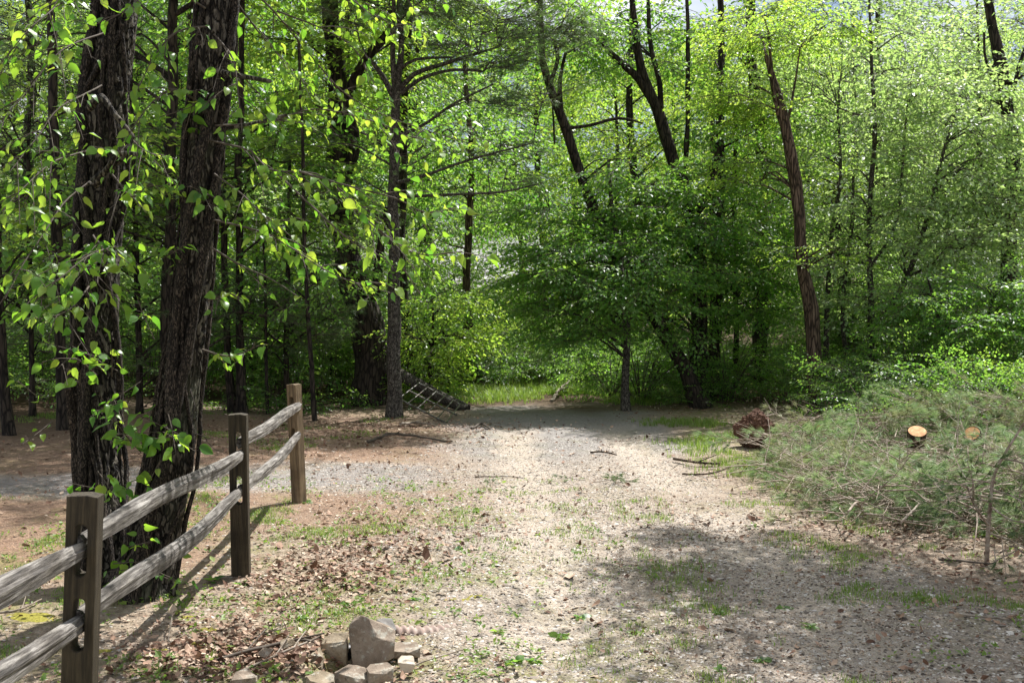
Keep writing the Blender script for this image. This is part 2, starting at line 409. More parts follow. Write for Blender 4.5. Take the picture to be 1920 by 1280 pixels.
# ------------------------------------------------------------------ ground
def axis(lo, hi, fine, step, far, n):
    a = list(np.arange(lo, hi + 1e-6, fine)); s = fine; x = hi
    while x < far: s *= 1.18; x += s; a.append(x)
    s = fine; x = lo; pre = []
    while x > -far: s *= 1.18; x -= s; pre.append(x)
    return np.array(pre[::-1] + a)
gx = axis(-5, 6, .055, 0, 300, 0); gy = axis(2.5, 18, .055, 0, 300, 0)
X, Y = np.meshgrid(gx, gy)
n1 = fbm(X * .9, Y * .9, 0, 5, 21); n2 = fbm(X * 2.6, Y * 2.6, 0, 4, 31); n3 = fbm(X * .35, Y * .35, 0, 3, 41)
def road_c(y): return 0.25 + .055 * (y - 4) + .02 * (np.clip(y, 9, 30) - 9)
def m_gravel(x, y, nn):
    hw = 1.1 + .9 * sstep(8, 3, y) + .1 * sstep(9, 14, y)
    c = np.where(y < 9, 1.35 - .17 * (y - 3.5), .45) ; c = np.where(y > 9, .42 + .03 * (y - 9), c)
    g = sstep(hw + .55, hw - .35, np.abs(x - c) + (nn - .5) * 1.6)
    g = g * sstep(19, 16, y + (nn - .5) * 3)
    b = sstep(.95, .5, np.abs(y - (9.9 + .10 * (x + 3))) + (nn - .5) * 1.0) * sstep(1.2, -.3, x)
    return np.clip(np.maximum(g, b), 0, 1)
def m_needle(x, y, nn, n3_):
    a = .85 * sstep(1.3, .5, np.hypot((x + 1.0) / 1.3, (y - 9.3) / 1.6) + (nn - .5) * 1.6)
    b = sstep(-1.6, -2.2, x + (nn - .5) * 1.5) * sstep(5.8, 6.8, y) * sstep(18, 14, y)
    c = sstep(-.2, -1.2, x + (nn - .5) * 2) * sstep(10.5, 11.5, y) * sstep(17, 14, y)
    return np.clip(np.maximum(np.maximum(a, b), c), 0, 1)
def m_green(x, y, nn, n2_):
    a = sstep(.42, .66, nn) * sstep(1.2, .2, x) * sstep(9, 7.5, y)
    b = sstep(.50, .68, n2_) * .5
    c = sstep(2.0, 2.5, x - .0 * y + (nn - .5)) * sstep(8, 10, y) + sstep(17, 20, y + (nn - .5) * 2)
    return np.clip(a + b * .6 + c, 0, 1)
gr = m_gravel(X, Y, n1); ne = m_needle(X, Y, n1, n3) * (1 - .6 * gr) * (1 - .9 * sstep(.95, .5, np.abs(Y - (9.9 + .10 * (X + 3))) + (n1 - .5) * 1.0) * sstep(.2, -1.0, X)); gn = m_green(X, Y, n1, n2)
wx = X - (.15 + .03 * (Y - 4) * 0 - .035 * (Y - 9)); trk = np.clip(sstep(.42, .1, np.abs(wx - .0) + (n2 - .5) * .5) + sstep(.38, .1, np.abs(wx - 1.35) + (n2 - .5) * .5), 0, 1) * sstep(15, 12.5, Y) * gr
far = sstep(10.3, 12, Y + (n1 - .5) * 2) * gr; far = np.maximum(far, gr * sstep(-.4, -1.2, X + (n1 - .5)))
soil = np.clip(sstep(15.5, 18, Y + (n1 - .5) * 3) + sstep(-5, -7, X) + sstep(4.5, 6, X), 0, 1)
b = MB(); idx = np.arange(X.size).reshape(X.shape)
Z = gz(X, Y)
b.add(np.stack([X, Y, Z], -1), np.stack([idx[:-1, :-1], idx[:-1, 1:], idx[1:, 1:], idx[1:, :-1]], -1).reshape(-1, 4))
m, t, o = mat('ground')
def at(n): return nd(t, 'ShaderNodeAttribute', attribute_name=n).outputs['Fac']
geo = nd(t, 'ShaderNodeNewGeometry'); pos = geo.outputs['Position']
def noise(sc, det=6, ro=.6, stretch=None):
    n = nd(t, 'ShaderNodeTexNoise'); n.inputs['Scale'].default_value = sc; n.inputs['Detail'].default_value = det; n.inputs['Roughness'].default_value = ro
    lk(t, pos, n.inputs['Vector']); return n.outputs[0]
def mixc(f, a, c):
    n = nd(t, 'ShaderNodeMixRGB')
    for i, s in ((0, f), (1, a), (2, c)):
        if isinstance(s, tuple): n.inputs[i].default_value = (*s, 1)
        elif isinstance(s, float): n.inputs[i].default_value = s
        else: lk(t, s, n.inputs[i])
    return n.outputs[0]
vo = nd(t, 'ShaderNodeTexVoronoi'); vo.inputs['Scale'].default_value = 62; lk(t, pos, vo.inputs['Vector'])
vo2 = nd(t, 'ShaderNodeTexVoronoi'); vo2.inputs['Scale'].default_value = 130; lk(t, pos, vo2.inputs['Vector'])
sep = nd(t, 'ShaderNodeSeparateColor'); lk(t, vo.outputs['Color'], sep.inputs[0])
gcol = ramp(t, sep.outputs[0], [(0, (.14, .108, .085)), (.4, (.30, .245, .195)), (.8, (.42, .355, .295)), (1, (.57, .51, .44))])
gcol = mixc(.6, gcol, ramp(t, noise(9, 9, .8), [(.3, (.13, .10, .075)), (.5, (.30, .255, .205)), (.72, (.44, .39, .33))]))
gcol = mixc(at('greygravel'), gcol, ramp(t, noise(30, 9, .8), [(.3, (.11, .098, .088)), (.5, (.25, .23, .212)), (.7, (.38, .36, .34))]))
gcol = mixc(at('track'), gcol, ramp(t, noise(26, 9, .8), [(.3, (.22, .18, .14)), (.5, (.40, .34, .275)), (.7, (.54, .48, .41))]))
dirt = ramp(t, noise(14, 9, .78), [(.3, (.075, .052, .036)), (.48, (.26, .20, .15)), (.66, (.44, .37, .29))])
need = ramp(t, noise(22, 9, .8), [(.3, (.065, .036, .024)), (.5, (.22, .135, .09)), (.7, (.38, .28, .20))])
gre = ramp(t, noise(18, 8, .75), [(.32, (.07, .075, .02)), (.5, (.17, .17, .055)), (.7, (.30, .27, .12))])
fs = ramp(t, noise(7, 8, .75), [(.35, (.030, .020, .012)), (.52, (.085, .055, .034)), (.7, (.16, .11, .07))])
col = mixc(at('gravel'), dirt, gcol)
nm = nd(t, 'ShaderNodeMath', operation='MULTIPLY'); lk(t, at('needles'), nm.inputs[0]); nm.inputs[1].default_value = .8
col = mixc(nm.outputs[0], col, need)
gm = nd(t, 'ShaderNodeMath', operation='MULTIPLY'); lk(t, at('green'), gm.inputs[0])
grn = nd(t, 'ShaderNodeMapRange'); grn.inputs[1].default_value = .42; grn.inputs[2].default_value = .6; lk(t, noise(5, 8, .8), grn.inputs[0]); lk(t, grn.outputs[0], gm.inputs[1])
col = mixc(gm.outputs[0], col, gre); col = mixc(at('soil'), col, fs)
p = nd(t, 'ShaderNodeBsdfPrincipled'); p.inputs['Roughness'].default_value = .92; p.inputs['Specular IOR Level'].default_value = .15
bp = nd(t, 'ShaderNodeBump'); bp.inputs['Strength'].default_value = .8; bp.inputs['Distance'].default_value = .012
bp2 = nd(t, 'ShaderNodeBump'); bp2.inputs['Strength'].default_value = .8; bp2.inputs['Distance'].default_value = .03
lk(t, vo.outputs['Distance'], bp.inputs['Height']); lk(t, noise(11, 10, .75), bp2.inputs['Height']); lk(t, bp2.outputs[0], bp.inputs['Normal'])
lk(t, bp.outputs[0], p.inputs['Normal']); lk(t, col, p.inputs['Base Color']); lk(t, p.outputs[0], o.inputs[0])
g = b.build('ground', [m], smooth=True); tag(g, kind='structure')
for nme, arr in (('gravel', gr), ('needles', ne), ('green', gn), ('soil', soil), ('track', trk), ('greygravel', far)):
    a = g.data.attributes.new(nme, 'FLOAT', 'POINT'); a.data.foreach_set('value', arr.ravel().astype(np.float32))

# ------------------------------------------------------------------ fence
wood = None
def wood_mat(name, cols, sc=30, ax=1):
    m, t, o = mat(name); tc = nd(t, 'ShaderNodeTexCoord'); mp = nd(t, 'ShaderNodeMapping'); s = [1, 1, 1]; s[ax] = .06; mp.inputs['Scale'].default_value = s
    lk(t, tc.outputs['Object'], mp.inputs[0])
    n = nd(t, 'ShaderNodeTexNoise'); n.inputs['Scale'].default_value = sc * 2; n.inputs['Detail'].default_value = 9; n.inputs['Roughness'].default_value = .7; lk(t, mp.outputs[0], n.inputs['Vector'])
    n2 = nd(t, 'ShaderNodeTexNoise'); n2.inputs['Scale'].default_value = 6; n2.inputs['Detail'].default_value = 6; lk(t, tc.outputs['Object'], n2.inputs['Vector'])
    c = ramp(t, n.outputs[0], [(.32, cols[0]), (.47, cols[1]), (.62, cols[2])])
    c2 = ramp(t, n2.outputs[0], [(.35, (.45, .42, .38)), (.6, (1, 1, 1))])
    mm = nd(t, 'ShaderNodeMixRGB', blend_type='MULTIPLY'); mm.inputs[0].default_value = .8; lk(t, c, mm.inputs[1]); lk(t, c2, mm.inputs[2])
    p = nd(t, 'ShaderNodeBsdfPrincipled'); p.inputs['Roughness'].default_value = .75; p.inputs['Specular IOR Level'].default_value = .35
    b = nd(t, 'ShaderNodeBump'); b.inputs['Strength'].default_value = 1.0; b.inputs['Distance'].default_value = .014
    lk(t, n.outputs[0], b.inputs['Height']); lk(t, b.outputs[0], p.inputs['Normal']); lk(t, mm.outputs[0], p.inputs['Base Color']); lk(t, p.outputs[0], o.inputs[0])
    return m
M['rail'] = wood_mat('rail', [(.012, .011, .010), (.12, .108, .097), (.36, .34, .31)], 26, 1)
M['post'] = wood_mat('post', [(.013, .010, .006), (.044, .034, .020), (.082, .064, .038)], 28, 2)
M['post_tan'] = wood_mat('post_tan', [(.05, .034, .017), (.15, .105, .058), (.24, .175, .10)], 28, 2)

def post(label, x, y, h, w_, dep, holes, mt, lean=(0, 0), rz=0, cham=.006):
    cu = bpy.data.curves.new('p', 'CURVE'); cu.dimensions = '2D'; cu.fill_mode = 'BOTH'; cu.extrude = dep / 2 - cham; cu.bevel_depth = cham; cu.bevel_resolution = 1
    def spl(pts):
        s = cu.splines.new('POLY'); s.points.add(len(pts) - 1); s.use_cyclic_u = True
        for q, (a, b_) in zip(s.points, pts): q.co = (a, b_, 0, 1)
    a = w_ / 2 - cham
    spl([(-a, -.3), (a, -.3), (a, h - .004), (a * .3, h + .002), (-a, h - .002)])
    for (z0, z1, hw) in holes:
        pts = [(hw * math.cos(k), z1 - hw + hw * math.sin(k)) for k in np.linspace(0, math.pi, 9)] + [(-hw * math.cos(k), z0 + hw - hw * math.sin(k)) for k in np.linspace(0, math.pi, 9)]
        spl(pts[::-1])
    tmp = bpy.data.objects.new('tmp', cu); C.objects.link(tmp)
    bpy.context.view_layer.update()
    me = bpy.data.meshes.new_from_object(tmp.evaluated_get(bpy.context.evaluated_depsgraph_get()))
    bpy.data.objects.remove(tmp); me.name = 'fence_post'
    me.transform(Matrix.Rotation(R(90), 4, 'X'))
    me.materials.clear(); me.materials.append(mt)
    for q in me.polygons: q.use_smooth = False; q.material_index = 0
    o = bpy.data.objects.new('fence_post', me); C.objects.link(o)
    o.location = (x, y, float(gz(x, y)) ); o.rotation_euler = (lean[0], lean[1], rz)
    return tag(o, label, 'fence post', 'split rail fence posts')
FP = [(-1.545, 3.84), (-1.60, 6.43), (-1.72, 8.82)]
post('nearest grey fence post with two arched slots, at the left bottom corner', *FP[0], .95, .108, .085, [(.665, .86, .026), (.40, .60, .026)], M['post'], (0, R(2.6)), R(6))
post('middle dark fence post of three, standing right of the vine covered trunks', *FP[1], .95, .104, .09, [(.68, .86, .026), (.42, .60, .026)], M['post'], (0, R(-.5)), R(6))
post('farthest tan end post of the rail fence with a sunlit side', *FP[2], .95, .088, .09, [(.70, .86, .026), (.45, .61, .026)], M['post_tan'], (0, R(-2.6)), R(-24))

def rail(label, a, c, th=.115, wd=.075, sag=0.0, seed=0, off=(0, 0)):
    """hewn rail from a to c (x,y,z)"""
    r = np.random.default_rng(seed); a = np.array(a, float); c = np.array(c, float); n = 90; ns = 30
    t = np.linspace(0, 1, n); Lr = np.linalg.norm(c - a)
    ax = a + (c - a) * t[:, None]; ax[:, 2] -= sag * np.sin(np.pi * t)
    ax[:, 0] += .012 * np.sin(t * 5 + seed) * np.sin(np.pi * t); ax[:, 2] += .010 * np.sin(t * 6 + seed * 2) * np.sin(np.pi * t)
    taper = np.minimum(1, np.minimum(t, 1 - t) * Lr / .75)
    hz = .032 + (th / 2 - .032) * sstep(-.15, 1, taper) ; hx = .020 + (wd / 2 - .020) * sstep(0, 1, taper)
    # hewn corners: a flat leaning top, a broad face towards the drive, a rough underside
    cor = np.array([[1.0, .35], [.35, 1.0], [-.7, .85], [-1.0, -.1], [-.3, -1.0], [.75, -.75]])
    k0 = len(cor); pt = []
    for q in range(ns):
        f_ = q / ns * k0; i0 = int(f_); fr_ = f_ - i0
        tw = .35 * (fbm(t * 2.2 + seed, t * 0 + i0, 0, 2, seed) - .5); tw2 = .35 * (fbm(t * 2.2 + seed, t * 0 + (i0 + 1) % k0, 0, 2, seed) - .5)
        A_ = cor[i0][None] * (1 + tw[:, None]); B_ = cor[(i0 + 1) % k0][None] * (1 + tw2[:, None]); pt.append(A_ * (1 - fr_) + B_ * fr_)
    pt = np.stack(pt, 1)
    an = np.arange(ns); gro = 1 - .13 * sstep(.60, .74, fbm(t[:, None] * 2.5 + an[None] * 0, an[None] * 1.1 + seed * 3 + 0 * t[:, None], 0, 3, seed + 4)) + .05 * (fbm(t[:, None] * 26, an[None] * .9 + 0 * t[:, None], 0, 2, seed) - .5)
    ring = ax[:, None] + np.stack([pt[..., 0] * hx[:, None] * gro, 0 * gro, pt[..., 1] * hz[:, None] * gro], -1)
    b = MB(); idx = np.arange(n * ns).reshape(n, ns)
    b.add(ring, np.stack([idx[:-1], np.roll(idx[:-1], -1, 1), np.roll(idx[1:], -1, 1), idx[1:]], -1).reshape(-1, 4)[:, ::-1])
    for k in (0, n - 1):
        vv = np.vstack([ring[k], ax[k][None]]); mm = np.arange(ns); fc = np.stack([mm, np.roll(mm, -1), np.full(ns, ns)], 1)
        b.add(vv, fc if k == 0 else fc[:, ::-1])
    mid = (a + c) / 2
    o = b.build('fence_rail', [M['rail']], None, mid); o.location = tuple(mid)
    return tag(o, label, 'fence rail', 'split rail fence rails')
p1, p2, p3 = FP
rail('weathered upper rail running out of the picture left of the nearest post', (p1[0] + .025, p1[1] + .05, .755), (-1.46, 1.35, .88), sag=-.0, seed=1, th=.10, wd=.06)
rail('weathered lower rail running out of the picture left of the nearest post', (p1[0] + .02, p1[1] + .05, .50), (-1.46, 1.35, .66), sag=.0, seed=2, th=.09, wd=.055)
rail('long upper rail between the nearest and the middle fence post', (p1[0] + .02, p1[1] - .01, .79), (p2[0] + .01, p2[1] + .02, .735), sag=-.0, seed=3, th=.092, wd=.055)
rail('long lower rail sagging between the nearest and the middle fence post', (p1[0] + .01, p1[1] - .0, .52), (p2[0] - .0, p2[1] + .04, .52), sag=.03, seed=4, th=.10, wd=.055)
rail('short looking upper rail between the middle and the end post', (p2[0], p2[1] - .02, .80), (p3[0], p3[1] + .03, .785), sag=.0, seed=5, th=.088, wd=.05)
rail('lower rail sagging between the middle and the end post', (p2[0], p2[1] - .02, .53), (p3[0], p3[1] + .03, .555), sag=.035, seed=6, th=.088, wd=.05)

# ------------------------------------------------------------------ vine covered foreground trees
def bark_tube(b, pts, rad, sides, seed, amp=.016, freq=26, mat=0):
    """trunk with modelled vertical furrows"""
    pts = np.asarray(pts, float); n = len(pts); an = np.arange(sides) * 2 * np.pi / sides
    z = np.cumsum(np.r_[0, np.linalg.norm(np.diff(pts, axis=0), axis=1)])
    A, Zz = np.meshgrid(an, z); Rr = rad[:, None]
    u = np.cos(A) * 3 * 1.0; v = np.sin(A) * 3
    warp = fbm(u * 1.3, v * 1.3, Zz * 3.0, 3, seed + 3)
    rdg = np.abs(fbm(u * 2.2 + warp, v * 2.2 - warp, Zz * 6.0 + warp * 2.5, 3, seed) - .5) * 2
    rdg = np.clip(rdg * 4, 0, 1)
    lump = fbm(u * .5, v * .5, Zz * 1.6, 3, seed + 9) - .5
    lob = (.5 + .5 * np.cos(A * 5 + seed + 1.5 * np.sin(A * 2))) * np.exp(-Zz / .13)
    rr = Rr * (1 + .22 * lump + .75 * lob) + amp * (rdg - .6)
    t = np.gradient(pts, axis=0); t /= np.linalg.norm(t, axis=1)[:, None]
    ux = np.cross(np.cross(t, [1., 0, 0]), t); ux = -ux / np.linalg.norm(ux, axis=1)[:, None]; uy = np.cross(t, ux)
    ring = pts[:, None] + rr[..., None] * (np.cos(A)[..., None] * ux[:, None] + np.sin(A)[..., None] * uy[:, None])
    idx = np.arange(n * sides).reshape(n, sides)
    b.add(ring, np.stack([idx[:-1], np.roll(idx[:-1], -1, 1), np.roll(idx[1:], -1, 1), idx[1:]], -1).reshape(-1, 4), .5, mat)
    return ring, ux, uy

def wig(ax, amp, seed, f=1.0):
    n = len(ax); q = np.arange(n) * .12 * f
    w_ = np.stack([fbm(q, np.full(n, seed + 7.3 * k), 0, 3, seed + k) - .5 for k in range(3)], 1)
    return ax + w_ * amp * 2

# heart shaped, slightly folded and curled leaf
def heart_leaf(cup=.10, curl=.22, lobes=False):
    ts = np.array([-.06, .06, .22, .42, .62, .82, 1.0]); ws = np.array([.10, .27, .36, .345, .26, .12, .0])
    v = []; f = []
    for tq, wq in zip(ts, ws):
        z = -curl * max(tq, 0) ** 2
        if wq == 0: v.append([tq, 0, z])
        else: v += [[tq, -wq, z + cup * wq * 1.6], [max(tq, 0) if tq < 0 else tq, 0, z], [tq, wq, z + cup * wq * 1.6]]
    for k in range(5):
        a = k * 3; f += [(a, a + 3, a + 4, a + 1), (a + 1, a + 4, a + 5, a + 2)]
    f += [(15, 18, 18, 16)]
    v = np.array(v); f = [q for q in f if len(set(q)) == 4] + [(15, 18, 16, 16)]
    return v, f
HV, HF = heart_leaf()
HF = [q for q in HF if len(set(q)) == 4]
HT = [(15, 18, 16), (16, 18, 17)]
def leaves_add(b, pos, x, n, size, r, mat=0, rmean=.5, rsd=.25, cupv=None):
    k = len(pos); rn = np.clip(r.normal(rmean, rsd + .08, k), 0, 1)
    tv = HV.copy()
    fr = frames(np.asarray(x), np.asarray(n)) * np.asarray(size)[:, None, None]
    tvk = np.repeat(tv[None], k, 0); tvk[..., 1] *= r.uniform(.72, 1.18, (k, 1))
    tvk[..., 2] += r.uniform(-.25, .3, (k, 1)) * np.abs(tvk[..., 1]) - r.uniform(-.15, .45, (k, 1)) * tvk[..., 0] ** 2 + .07 * np.sin(tvk[..., 0] * 9 + r.uniform(0, 6, (k, 1))) * np.abs(tvk[..., 1]) * 2
    tvk[..., 1] += r.uniform(-.2, .2, (k, 1)) * tvk[..., 0] ** 2
    v = np.asarray(pos)[:, None] + np.einsum('nij,nvj->nvi', fr, tvk)
    # random extra curl
    base = b.n; nv = len(tv)
    b.add(v, (np.arange(k)[:, None, None] * nv + np.array(HF)[None]).reshape(-1, 4), np.repeat(rn, len(HF)), mat)
    b.t.append((np.arange(k)[:, None, None] * nv + np.array(HT)[None]).reshape(-1, 3) + base)
    b.tr.append(np.repeat(rn, 2).astype(np.float32)); b.tm.append(np.full(2 * k, mat, np.int32))

def leafy_twig(b, path, r, leaf=.078, gap=.05, side=.27, start=.2, pet=.035, mat=0, tmat=1, rmean=.5, rad=.006, fork=True, hang=.28, upz=1.0):
    """path: world points of a twig; side twigs with alternate heart leaves"""
    p = cat_rom(np.asarray(path, float), .06); p = wig(p, .02, int(r.integers(1e4)))
    n = len(p); b.tube(p, np.linspace(rad, .002, n), 5, .5, tmat, cap=False)
    seg = np.linalg.norm(np.diff(p, axis=0), axis=1); cum = np.r_[0, np.cumsum(seg)]; Lt = cum[-1]
    P_ = []; D_ = []
    def along(pp, gap_, st):
        sg = np.linalg.norm(np.diff(pp, axis=0), axis=1); cm = np.r_[0, np.cumsum(sg)]; s_ = st * cm[-1]; k = 0
        while s_ <= cm[-1]:
            i = min(len(pp) - 2, np.searchsorted(cm, s_, 'right') - 1); q = pp[i] + (pp[i + 1] - pp[i]) * (s_ - cm[i]) / max(sg[i], 1e-6)
            d = (pp[i + 1] - pp[i]) / max(sg[i], 1e-6)
            sd_ = np.cross(d, [0, 0, 1]); sd_ /= np.linalg.norm(sd_) + 1e-6
            dd = d * r.uniform(.2, .8) + sd_ * (1 if k % 2 else -1) * r.uniform(.4, 1) + np.array([0, 0, r.normal(.0, .25)])
            dd /= np.linalg.norm(dd); e = q + dd * pet * r.uniform(.7, 1.5)
            b.tube(np.array([q, e]), [.0012, .001], 3, .5, tmat, cap=False)
            P_.append(e); D_.append(dd + np.array([0, 0, -hang - r.uniform(0, .5)])); s_ += gap_ * r.uniform(.6, 1.4); k += 1
    if fork:
        s_ = start * Lt; k = 0
        while s_ < Lt * .96:
            i = min(n - 2, np.searchsorted(cum, s_, 'right') - 1); d = (p[i + 1] - p[i]); d /= np.linalg.norm(d) + 1e-6
            sd_ = np.cross(d, [0, 0, 1]); sd_ /= np.linalg.norm(sd_) + 1e-6
            dd = d * .8 + sd_ * (1 if k % 2 else -1) * r.uniform(.3, 1) + np.array([0, 0, r.normal(-.05, .35)]); dd /= np.linalg.norm(dd)
            l = side * r.uniform(.5, 1.3); tq = np.linspace(0, 1, 5)[:, None]
            st = p[i] + dd * l * tq + np.array([0, 0, -1]) * l * .3 * tq ** 2
            b.tube(st, np.linspace(.003, .0015, 5), 4, .5, tmat, cap=False); along(st, gap, .25); s_ += gap * 1.9 * r.uniform(.6, 1.4); k += 1
    along(p, gap, start)
    k = len(P_); nm = np.array([0.1, -.1, upz]) + r.normal(0, .6, (k, 3)); leaves_add(b, P_, D_, nm, leaf * r.uniform(.38, .98, k), r, mat, rmean)

def vine_tree(label, sk, seed, branches, vinelabel, nv, leafgroups, limbs):
    r = np.random.default_rng(seed)
    a = np.array([(*P(x, y, d), ww / 2 / F * d) for x, y, d, ww in sk], float)
    bs = a[0, :3].copy(); bs[2] = float(gz(bs[0], bs[1])); a[0, 2] = bs[2] - .08
    p = cat_rom(a, .02); b = MB()
    h = p[:, 2] - p[0, 2]; rad = p[:, 3] * (1 + .35 * np.exp(-h / .16))
    ax = wig(p[:, :3], .012, seed, .3); bark_tube(b, ax, rad, 96, seed)
    root = empty('vine_covered_tree', bs, label, 'tree', 'vine covered trees behind the fence')
    for l in limbs:
        q = cat_rom([P(*z[:3]) for z in l], .05); q = wig(q, .012, seed + 1); b.tube(q, np.linspace(l[0][3], l[-1][3], len(q)), 8, .5, 0, .25)
    b.build('trunk', [M['bark_near']], root, bs, smooth=True)
    c = MB()
    for br in branches:
        kw = br[1] if isinstance(br, tuple) else {}; pts = br[0] if isinstance(br, tuple) else br
        leafy_twig(c, [P(*q) for q in pts], r, **kw)
    c.build('foliage', [M['leaf_near'], M['twig']], root, bs, smooth=True)
    # vines winding on the bark
    vb = MB(); t = np.gradient(ax, axis=0); t /= np.linalg.norm(t, axis=1)[:, None]
    ux = np.cross(np.cross(t, [1., 0, 0]), t); ux = -ux / np.linalg.norm(ux, axis=1)[:, None]; uy = np.cross(t, ux)
    for k in range(nv):
        n = len(ax); q = np.linspace(0, 1, n)
        a0 = r.uniform(-.5, 2.6) if k % 3 else r.uniform(0, 6.28)
        ang = a0 + np.cumsum((fbm(np.arange(n) * .035, np.full(n, k * 5.1 + seed), 0, 3, seed + k) - .5)) * .085 * (1 + (k % 3))
        rv = (.028 if k < 2 else r.uniform(.007, .019)) * (1 - .3 * q) * (.8 + .5 * fbm(q * 30, q * 0 + k, 0, 2, k))
        off = rad * (1.06 + .1 * (fbm(np.arange(n) * .08, np.full(n, k + .5), 0, 2, seed) - .4)) + rv * .6 + .006
        # -y is towards the camera: angle measured from ux(-ish x)
        pt = ax + (np.cos(ang) * off)[:, None] * ux + (np.sin(ang) * off)[:, None] * uy
        i0 = 0; i1 = n if k < 5 else int(n * r.uniform(.4, .9))
        vb.tube(wig(pt, .006, k + seed, 2)[i0:i1:2], rv[i0:i1:2], 7, .5, 0, .5, seed=k)
        # hairy rootlets
        if k < 5:
            for i in range(4, i1 - 4, 3):
                for _ in range(3):
                    d = r.normal(size=3); d[1] -= .6; d /= np.linalg.norm(d); s = pt[i] + d * rv[i] * .7
                    vb.tube(np.array([s, s + d * r.uniform(.008, .022) + np.array([0, 0, -.004])]), [.0011, .0005], 3, .5, 0, cap=False)
    # thin wiry shoots
    for k in range(26):
        i = r.integers(n // 10, n - 30); s = ax[i] + np.array([r.uniform(-1, 1), -1, 0]) * rad[i]
        d = np.array([r.normal(0, .8), -r.uniform(.0, .5), r.normal(.1, .6)]); d /= np.linalg.norm(d); l = r.uniform(.08, .35); tq = np.linspace(0, 1, 7)[:, None]
        vb.tube(wig(s + d * l * tq + np.array([0, 0, -.1]) * tq ** 2, .05, k + seed * 3, 4), np.linspace(.004, .0012, 7), 4, .5, 0, cap=False)
    ve = empty('climbing_vine', bs + np.array([.0, -.12, 0]), vinelabel, 'vine', 'vines climbing the foreground trees')
    vb.build('stem', [M['vine']], ve, ve.location, smooth=True)
    c = MB()
    for g_ in leafgroups:
        x, y, d, rx, ry, k, lf = g_; c0 = P(x, y, d)
        for j in range(max(2, k // 5)):
            e = c0 + r.normal(0, 1, 3) * np.array([rx, .06, ry]) * .6; dd = np.array([r.normal(0, 1), -.5, r.normal(.1, .7)]); dd /= np.linalg.norm(dd)
            leafy_twig(c, [e - dd * .1, e, e + dd * r.uniform(.1, .25)], r, leaf=lf, gap=.05, fork=False, start=.1, rad=.003, hang=.3, upz=.6, rmean=.35)
    c.build('leaves', [M['leaf_near'], M['twig']], ve, ve.location, smooth=True)
    return root

